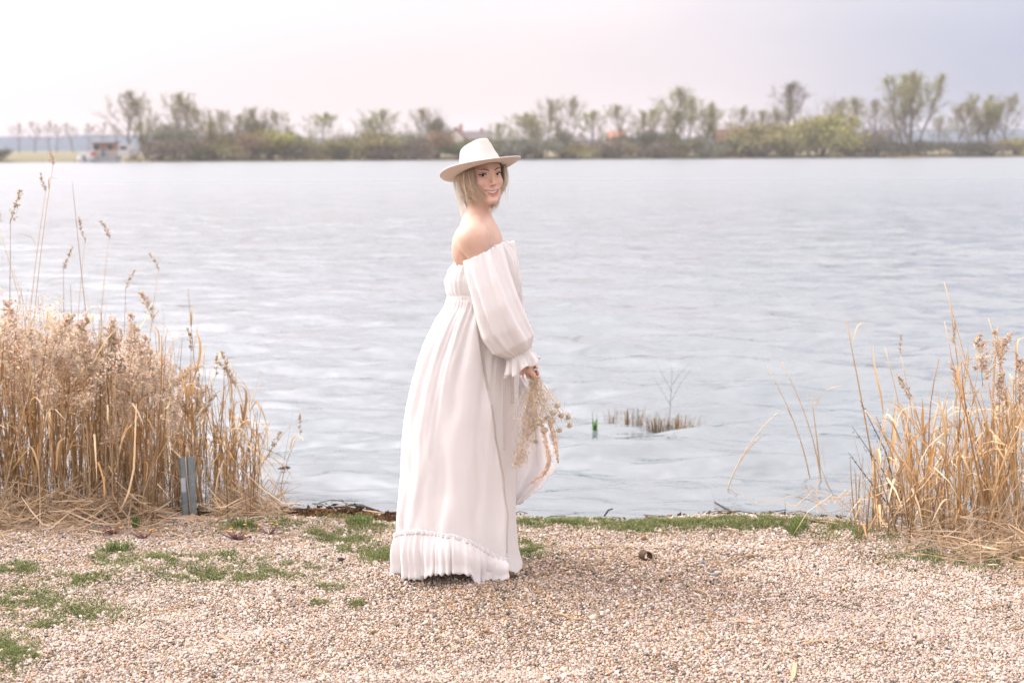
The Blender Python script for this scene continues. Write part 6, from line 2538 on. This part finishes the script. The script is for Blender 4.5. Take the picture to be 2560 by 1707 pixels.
def solid(o, th=0.0016):
    md = o.modifiers.new('cloth_thickness', 'SOLIDIFY')
    md.thickness = th
    md.offset = 0
    return o


# --- overskirt: from the far side round the back to the open front edge
def front_edge_u(py):
    """Angle of the overskirt's open front edge at a height."""
    b = float(np.interp(py, [738, 807, 860, 937, 1029, 1140, 1233, 1300, 1344, 1400], [1188, 1196, 1203, 1218, 1240, 1257, 1265, 1262, 1256, 1250]))
    xl, xr = np.interp(py, PYS, XLS), np.interp(py, PYS, XRS)
    c = (b - (xl + xr) / 2) / ((xr - xl) / 2)
    c = math.copysign(abs(c) ** (1 / 0.86), c)
    return math.acos(max(-0.99, min(0.99, c)))


NU, NT_ = 150, 60
PO = np.zeros((NT_, NU, 3))
for j in range(NU):
    s = j / (NU - 1)                                   # 0 = front edge, 1 = far side
    for i in range(NT_):
        t = i / (NT_ - 1)
        py = 742 + (1330 - 742) * t
        ue = front_edge_u(py)
        u = ue + (1.70 * math.pi - ue) * s
        pxm = float(ring(1380, u)[0])
        zb = z_of_py(seam_py(pxm)) if u < math.pi else z_of_py(1338)
        z = z_of_py(742) + (zb - z_of_py(742)) * t
        py2 = float(np.interp(-z, -ZTAB, PYTAB))
        f = 0.015 * t ** 1.1 * float(folds(np.array(u), np.array(t), 8.1, 9)) + 0.0045 * (1 - t) ** 2.2 * math.sin(u * 44 + 3 * math.sin(u * 6)) + 0.006
        f += 0.007 * smooth01((0.35 - abs(t - 0.3)) / 0.3) * math.sin(u * 17 + 2.2 * t) + 0.0035 * float(vnoise(u * 9 + 2 * t, t * 11)) + 0.006 * t * float(vnoise(u * 3.1, t * 4.0 + 7))
        edge = math.exp(-s / 0.02)
        q = skirt_point(py2, u, 1.0, float(f) - 0.004 * edge)
        q[2] = z
        PO[i, j] = q
solid(dbuild(MB().grid(PO), 'overskirt'))

# --- gathered flounce along the overskirt hem
NF = 420
PF = np.zeros((16, NF, 3))
for j in range(NF):
    s = j / (NF - 1)
    k = s * (NU - 1)
    a, b = int(k), min(int(k) + 1, NU - 1)
    top = PO[-1, a] * (1 - (k - a)) + PO[-1, b] * (k - a)
    cen = np.array([W(1150, 1330)[0], YW + 0.053, top[2]])
    n = unit((top - cen) * [1, 1, 0])
    u = front_edge_u(1330) + (1.70 * math.pi - front_edge_u(1330)) * s
    px_here = 1280 + (top[0] / top[1]) * FPX / math.cos(PITCH)
    zb = hem_z(float(px_here), u)
    for i in range(16):
        t = i / 15
        nz_ = float(vnoise(s * 37, 4.4))
        rip = math.sin(s * 260 + 9 * nz_) * 0.0035 * (1 + nz_) + math.sin(s * 97 + 7.0 * nz_) * 0.012 * t * (0.7 + 0.6 * nz_)
        z = top[2] + 0.006 + (zb - top[2] - 0.006) * t
        big = 0.016 * math.sin(s * 41 + 1.7 * math.sin(s * 17)) * t
        o = 0.005 + 0.010 * math.sin(math.pi * min(1, t * 1.3)) + 0.012 * t + rip * (0.35 + 0.65 * t) + big
        PF[i, j] = [top[0] + n[0] * o, top[1] + n[1] * o, z + 0.004 * math.sin(s * 330) * (t > 0.97)]
solid(dbuild(MB().grid(PF), 'hem_flounce'))
# narrow heading frill above the flounce seam
PH = np.zeros((4, NF, 3))
for j in range(NF):
    for i, (dz, oo) in enumerate(((0.012, 0.009), (0.006, 0.0085), (0.0, 0.008), (-0.006, 0.0105))):
        PH[i, j] = PF[0, j] + [0, 0, dz - 0.004]
        n = unit((PF[0, j] - np.array([W(1150, 1330)[0], YW + 0.053, PF[0, j, 2]])) * [1, 1, 0])
        PH[i, j] += n * (oo - 0.005 + 0.0025 * math.sin(j * 0.9 + 2 * math.sin(j * 0.13)))
solid(dbuild(MB().grid(PH), 'heading_frill'), 0.0012)

# --- panel caught by the wind, behind the bouquet
RY = [938, 960, 1000, 1060, 1120, 1174, 1203, 1233, 1258]
RX = [1302, 1316, 1342, 1366, 1382, 1388, 1366, 1334, 1306]
PWN = np.zeros((46, 40, 3))
for i in range(46):
    t = i / 45
    py = 938 + 320 * t
    xr = float(np.interp(py, RY, RX))
    for j in range(40):
        s = j / 39
        px = 1258 + (xr - 1258) * s
        sag = 14 * math.sin(math.pi * s) * t
        dyy = 0.085 + 0.03 * s ** 1.2 + 0.034 * math.sin(s * 12 + t * 3.0) * s + 0.020 * math.sin(t * 9 + s * 4) * s
        edge = smooth01((s - 0.86) / 0.14)
        px2 = px + (3.5 * math.sin(py * 0.13) + 2.0 * math.sin(py * 0.31)) * edge
        PWN[i, j] = W(px2, py + sag * 0.3, dyy)
solid(dbuild(MB().grid(PWN), 'blown_panel', M_SHEER))

# --- bodice: tube round the torso, frilled neckline higher in front
NB, NBT = 140, 34
PB = np.zeros((NBT, NB, 3))
for j in range(NB):
    u = j / NB * 2 * math.pi                           # 0 = image right (front), pi/2 towards the camera
    for i in range(NBT):
        t = i / (NBT - 1)
        py = 624 + (748 - 624) * t
        xl = float(np.interp(py, [620, 640, 660, 700, 730, 748], [1152, 1141, 1128, 1117, 1118, 1124]))
        xr = float(np.interp(py, [620, 640, 660, 700, 730, 748], [1262, 1278, 1290, 1298, 1297, 1292]))
        d = float(np.interp(t, [0, 0.4, 1], [0.150, 0.150, 0.132]))
        c = (xl + xr) / 2
        px = c + (xr - c) * math.cos(u)
        tilt = -20 * math.cos(u) * (1 - t) ** 1.5 + (1 - t) ** 6 * 2.0 * math.sin(u * 31 + 3 * math.sin(u * 4))
        g = 0.0035 * math.sin(u * 50 + 2 * math.sin(u * 9)) * (0.35 + (1 - t) ** 2 + 0.9 * t ** 3)
        g += 0.008 * float(folds(np.array(u), np.array(t), 5.5, 10)) * math.sin(math.pi * min(1, t * 1.1 + 0.05))
        p = W(px, py + tilt, -d * math.sin(u))
        n = unit((math.cos(u), -math.sin(u), 0))
        PB[i, j] = p + n * (g + 0.006 * math.sin(math.pi * t))
solid(dbuild(MB().grid(PB, closed_u=True), 'bodice'))
# waist casing
PWc = np.zeros((5, NB, 3))
for j in range(NB):
    u = j / NB * 2 * math.pi
    n = unit((math.cos(u), -math.sin(u), 0))
    for i, (dz, o) in enumerate(((0.014, 0.004), (0.008, 0.007), (0.0, 0.0045), (-0.008, 0.008), (-0.016, 0.006))):
        PWc[i, j] = PB[-1, j] + n * (o + 0.002 * math.sin(u * 60)) + [0, 0, dz]
dbuild(MB().grid(PWc, closed_u=True), 'waistband')


# --- sleeves
def sleeve(axis, hw, hd, tilt_deg, seed, name):
    """Puffed sleeve: axis points, half widths, half depths; frilled top, gathered cuff, flounce."""
    T = np.linspace(0, 1, len(axis))
    tt = np.concatenate([np.linspace(0, T[-3], 44), np.linspace(T[-3], T[-2], 10)[1:], np.linspace(T[-2], 1, 14)[1:]])
    axis = np.array(axis)
    n_ = 120
    tl = math.radians(tilt_deg)
    e1 = np.array([math.cos(tl), 0, math.sin(tl)])
    e2 = np.array([0, -1.0, 0])
    P = np.zeros((len(tt), n_, 3))
    for i, t in enumerate(tt):
        c = np.array([np.interp(t, T, axis[:, k]) for k in range(3)])
        # smooth the corner points of the axis a little
        a, b = float(np.interp(t, T, hw)), float(np.interp(t, T, hd))
        fl = smooth01((t - T[-2]) / (1 - T[-2]))
        puff = 1 - fl
        for j in range(n_):
            u = j / n_ * 2 * math.pi
            f = 0.0135 * float(folds(np.array(u + 0.35 * t), np.array(t * 0.6), seed, 8, 1.9)) * math.sin(math.pi * min(1, t / T[-2] * 0.92 + 0.05)) * puff
            f += 0.0035 * math.sin(u * 34 + 2 * math.sin(u * 5)) * (math.exp(-t / 0.06) + math.exp(-((t - T[-2]) / 0.06) ** 2))
            f += fl * (0.010 * math.sin(u * 9 + seed + math.sin(u * 3)) + 0.004 * math.sin(u * 21))
            q = c + e1 * (a + f) * math.cos(u) + e2 * (b + f) * math.sin(u)
            if i == 0:
                q = q + np.array([0, 0, 0.0022 * math.sin(u * 33 + 4 * math.sin(u * 3)) + 0.0016 * math.sin(u * 13)])
            if fl > 0.9:
                q = q + np.array([0, 0, 0.008 * math.sin(u * 5 + 1.0)])
            P[i, j] = q
    return solid(dbuild(MB().grid(P, closed_u=True), name))


PXM = PX
sleeve([W(1207, 630, -.165), W(1212, 655, -.172), W(1224, 705, -.186), W(1242, 765, -.198), W(1262, 822, -.192), W(1284, 862, -.176), W(1297, 884, -.165), W(1305, 921, -.155)],
       np.array([52, 52, 51, 53, 57, 53, 31, 46]) * PXM, np.array([0.066, 0.070, 0.072, 0.073, 0.074, 0.068, 0.040, 0.056]), 26, 2.2, 'sleeve')
sleeve([W(1236, 612, .165), W(1242, 655, .172), W(1252, 705, .186), W(1258, 765, .198), W(1266, 822, .192), W(1278, 862, .176), W(1284, 884, .17), W(1288, 915, .165)],
       np.array([50, 52, 50, 46, 46, 42, 26, 36]) * PXM, np.array([0.066, 0.072, 0.078, 0.080, 0.080, 0.070, 0.040, 0.056]), 10, 6.1, 'sleeve')


# --- lace insertions: little ladders of thread along the front
def lace(pts, side, w, name='lace_trim'):
    m = MB()
    pts = np.array(pts)
    n = 60
    k = np.linspace(0, len(pts) - 1, n)
    Q = np.stack([np.interp(k, np.arange(len(pts)), pts[:, a]) for a in range(3)], 1)
    sd = np.asarray(side)
    for s in (-1, 1):
        m.tube(Q + sd * w * s, 0.0009, 4)
    for i in range(0, n - 1):
        m.tube([Q[i] - sd * w, Q[i + 1] + sd * w], 0.0008, 3, cap=False)
    o = dbuild(m, name, M_LACE)
    o['kind'] = 'stuff'
    return o


def under_surface(px, py):
    xl, xr = np.interp(py, PYS, XLS), np.interp(py, PYS, XRS)
    c = (px - (xl + xr) / 2) / ((xr - xl) / 2 * 0.955)
    c = math.copysign(abs(c) ** (1 / 0.86), c)
    u = math.acos(max(-0.99, min(0.99, c)))
    q = skirt_point(py, u, 0.955, 0.018)
    return q


lace([under_surface(1254, p) for p in np.linspace(880, 1110, 12)], (1, 0, 0), 0.004)
lace([under_surface(1272, p) for p in np.linspace(905, 1000, 8)], (1, 0, 0), 0.005)
lace([PO[i, 0] + np.array([0.004, -0.004, 0]) for i in range(6, 22)], (0.9, 0, 0.1), 0.004)
lace([PO[i, 0] + np.array([0.003, -0.004, 0]) for i in range(24, 58)], (0.9, 0, 0.1), 0.0022)

# --- shoes, mostly under the hem
M_SHOE = simple_mat('brown_leather', (0.13, 0.075, 0.045), 0.45, 0.2, 30.0, 0.4)
for px, dy in ((1186, -0.055), (1172, 0.075)):
    an = W(px - 4, 1385, dy)
    base = np.array([an[0], an[1], 0.0])
    P = []
    for t in np.linspace(0, 1, 14):
        xx = -0.06 + 0.235 * t
        w_ = 0.030 + 0.012 * math.sin(math.pi * min(1, t * 1.15)) - 0.030 * smooth01((t - 0.8) / 0.2) + 0.003
        hh = 0.075 - 0.035 * smooth01(t / 0.5) - 0.018 * smooth01((t - 0.75) / 0.25)
        P.append([base + BF * xx + BS * (w_ * math.cos(a)) + np.array([0, 0, 0.012 + max(0.0, hh * math.sin(a)) + (0.0 if math.sin(a) > 0 else -0.008)]) for a in np.linspace(0, 2 * math.pi, 17)[:-1]])
    pbuild(MB().grid(np.array(P), closed_u=True), 'shoe', M_SHOE)
tag(person, 'woman in a long white off-shoulder dress and cream hat looking over her shoulder', 'person')

# ------------------------------------------------------------------ bouquet of dried flowers in her hand
bq = empty('bouquet', tuple(FIST))
BI = -FIST
M_DSTEM = simple_mat('dried_stem', (0.82, 0.70, 0.53), 0.8, 0.2, 60.0, 0.15)
M_STRAWFL = simple_mat('strawflower_petal', (1, 1, 1), 0.7, 0.1, 80.0, 0.2, use_col=True, translucent=0.45)
M_AMAR = simple_mat('amaranth_tassel', (1, 1, 1), 0.9, 0.15, 80.0, 0.1, use_col=True, translucent=0.25)
brg = np.random.default_rng(44)


def bbuild(mb, name, m_, parent=None, smooth=True):
    o = mb.build(name, m_, parent or bq, smooth)
    if parent is None:
        o.location = tuple(BI)
    return o


def bstem(end, name='stem', r_=0.0012, bow=0.0):
    a = FIST + brg.normal(0, 0.0035, 3) + np.array([-0.012, 0, 0.05]) * brg.uniform(0.4, 1.0)
    b = FIST + brg.normal(0, 0.004, 3) + np.array([0.006, 0, -0.02])
    mid = b * 0.55 + end * 0.45 + np.array([bow, 0, 0.0]) + brg.normal(0, 0.006, 3)
    return bbuild(MB().tube([a, b, mid, end], [r_, r_, r_, r_ * 0.8], 5), name, M_DSTEM)


def strawflower(px, py, dy, R, d):
    c = W(px, py, dy)
    so = bstem(c)
    f = MB()
    ax = unit(d)
    s1 = unit(np.cross(ax, [0.3, 1, 0.2]))
    s2 = np.cross(ax, s1)
    for ringi, (rr_, up, n_, cc) in enumerate(((0.95, 0.15, 11, (0.90, 0.83, 0.72)), (1.0, 0.55, 12, (0.92, 0.87, 0.79)), (0.82, 0.95, 10, (0.92, 0.86, 0.76)), (0.5, 1.2, 8, (0.90, 0.78, 0.60)), (0.2, 1.15, 6, (0.80, 0.60, 0.35)))):
        for k in range(n_):
            a = k / n_ * 6.283 + ringi * 0.3
            o = s1 * math.cos(a) + s2 * math.sin(a)
            q = np.cross(ax, o)
            b0 = c + ax * R * 0.1
            tip = c + o * R * rr_ + ax * R * up
            m1 = c + o * R * rr_ * 0.75 + ax * R * up * 0.45
            f.add([b0, m1 - q * R * 0.24, tip, m1 + q * R * 0.24], [(0, 1, 2, 3)], np.array(cc) * brg.uniform(0.9, 1.1))
    th = np.linspace(0.05, math.pi - 0.05, 8)
    f.grid(np.array([[c + ax * R * 0.45 + R * 0.62 * (ax * math.cos(a) + math.sin(a) * (s1 * math.cos(p_) + s2 * math.sin(p_))) for p_ in np.linspace(0, 6.283, 11)[:-1]] for a in th]),
           np.array([0.90, 0.80, 0.64]), closed_u=True)
    bbuild(f, 'flower_head', M_STRAWFL)


for px, py, dy, R, d in ((1391, 1010, -.13, .011, (.6, -.5, -.5)), (1382, 1028, -.15, .011, (.3, -.7, -.6)), (1402, 1036, -.13, .010, (.2, -.7, -.4)), (1416, 1040, -.11, .012, (.9, -.3, -.2)),
                         (1421, 1060, -.12, .011, (.8, -.4, -.5)), (1397, 1071, -.13, .011, (.3, -.4, -.9)), (1376, 1050, -.15, .0125, (.5, -.7, -.4)), (1361, 1070, -.16, .0125, (0, -.6, -.8)),
                         (1347, 1052, -.15, .014, (-.1, -.8, -.5)), (1334, 1068, -.14, .010, (-.4, -.6, -.7)), (1367, 1042, -.12, .010, (.2, -.6, -.5)), (1340, 1100, -.12, .009, (-.2, -.5, -.9))):
    strawflower(px, py, dy, R * 1.45, d)


def tassel(pts, r0, n, c):
    pts = np.array(pts)
    k = np.linspace(0, len(pts) - 1, 40)
    Q = np.stack([np.interp(k, np.arange(len(pts)), pts[:, a]) for a in range(3)], 1)
    for _ in range(3):
        Q[1:-1] = (Q[:-2] + Q[1:-1] * 2 + Q[2:]) / 4
    m = MB()
    rad = r0 * np.sin(np.pi * np.clip(np.linspace(0.18, 0.97, 40), 0, 1)) ** 0.7 + 0.0006
    m.tube(Q, rad * 0.65, 7, np.array(c))
    for i in range(n):
        t = int(brg.uniform(0, 39))
        w_ = brg.normal(size=3)
        w_ /= np.linalg.norm(w_)
        leaf_cloud(m, np.array([Q[t] + w_ * rad[t] * brg.uniform(0.8, 1.5)]), 0.0036, np.array(c), brg, 0.18)
    o = bbuild(m, 'drooping_tassel', M_AMAR)
    o['kind'] = 'stuff'


PEACH = (0.90, 0.74, 0.60)
tassel([W(1352, 1058, -.15), W(1364, 1110, -.16), W(1371, 1150, -.16), W(1362, 1180, -.15), W(1340, 1198, -.14), W(1326, 1208, -.14)], 0.0070, 420, PEACH)
tassel([W(1356, 1062, -.15), W(1370, 1120, -.155), W(1376, 1145, -.15), W(1370, 1172, -.15), W(1352, 1194, -.14)], 0.0062, 340, (0.90, 0.76, 0.63))
tassel([W(1374, 1056, -.14), W(1384, 1090, -.14), W(1390, 1125, -.14), W(1396, 1158, -.14)], 0.0072, 300, (0.88, 0.70, 0.52))
tassel([W(1380, 1064, -.12), W(1388, 1100, -.12), W(1394, 1135, -.12)], 0.0060, 220, (0.86, 0.70, 0.53))
# fine filler grasses
for grp in range(58):
    ex, ey = brg.uniform(1296, 1400), brg.uniform(1000, 1075)
    if brg.random() < 0.35:
        ex, ey = brg.uniform(1290, 1345), brg.uniform(1080, 1180)
    bstem(W(ex, ey, brg.uniform(-.18, -.08)), 'grass_stem', 0.0008)
bstem(W(1279, 1077, -.15), 'grass_stem', 0.0012, -0.02)
wf = MB()
for i in range(2300):
    t = brg.random()
    if brg.random() < 0.55:
        px, py = 1334 + brg.normal(0, 8 + 26 * t) + 22 * t, 945 + 115 * t
    else:
        px, py = 1325 - 30 * t + brg.normal(0, 9), 1040 + 130 * t
    p = W(px, py, brg.uniform(-.17, -.10))
    cc = np.array([[0.84, 0.74, 0.58], [0.90, 0.85, 0.78], [0.74, 0.60, 0.42], [0.86, 0.70, 0.58]][brg.integers(0, 4)])
    leaf_cloud(wf, p[None], 0.0034, cc, brg, 0.15)
    if i % 3 == 0:
        wf.tube([p, p + np.array([brg.normal(0, .006), 0, 0.02])], 0.0005, 3, cc * 0.9, cap=False)
w_o = bbuild(wf, 'fine_filler', M_STRAWFL)
w_o['kind'] = 'stuff'
tag(bq, 'hanging bouquet of dried cream strawflowers and peach tassels in the hand of the woman', 'bouquet')
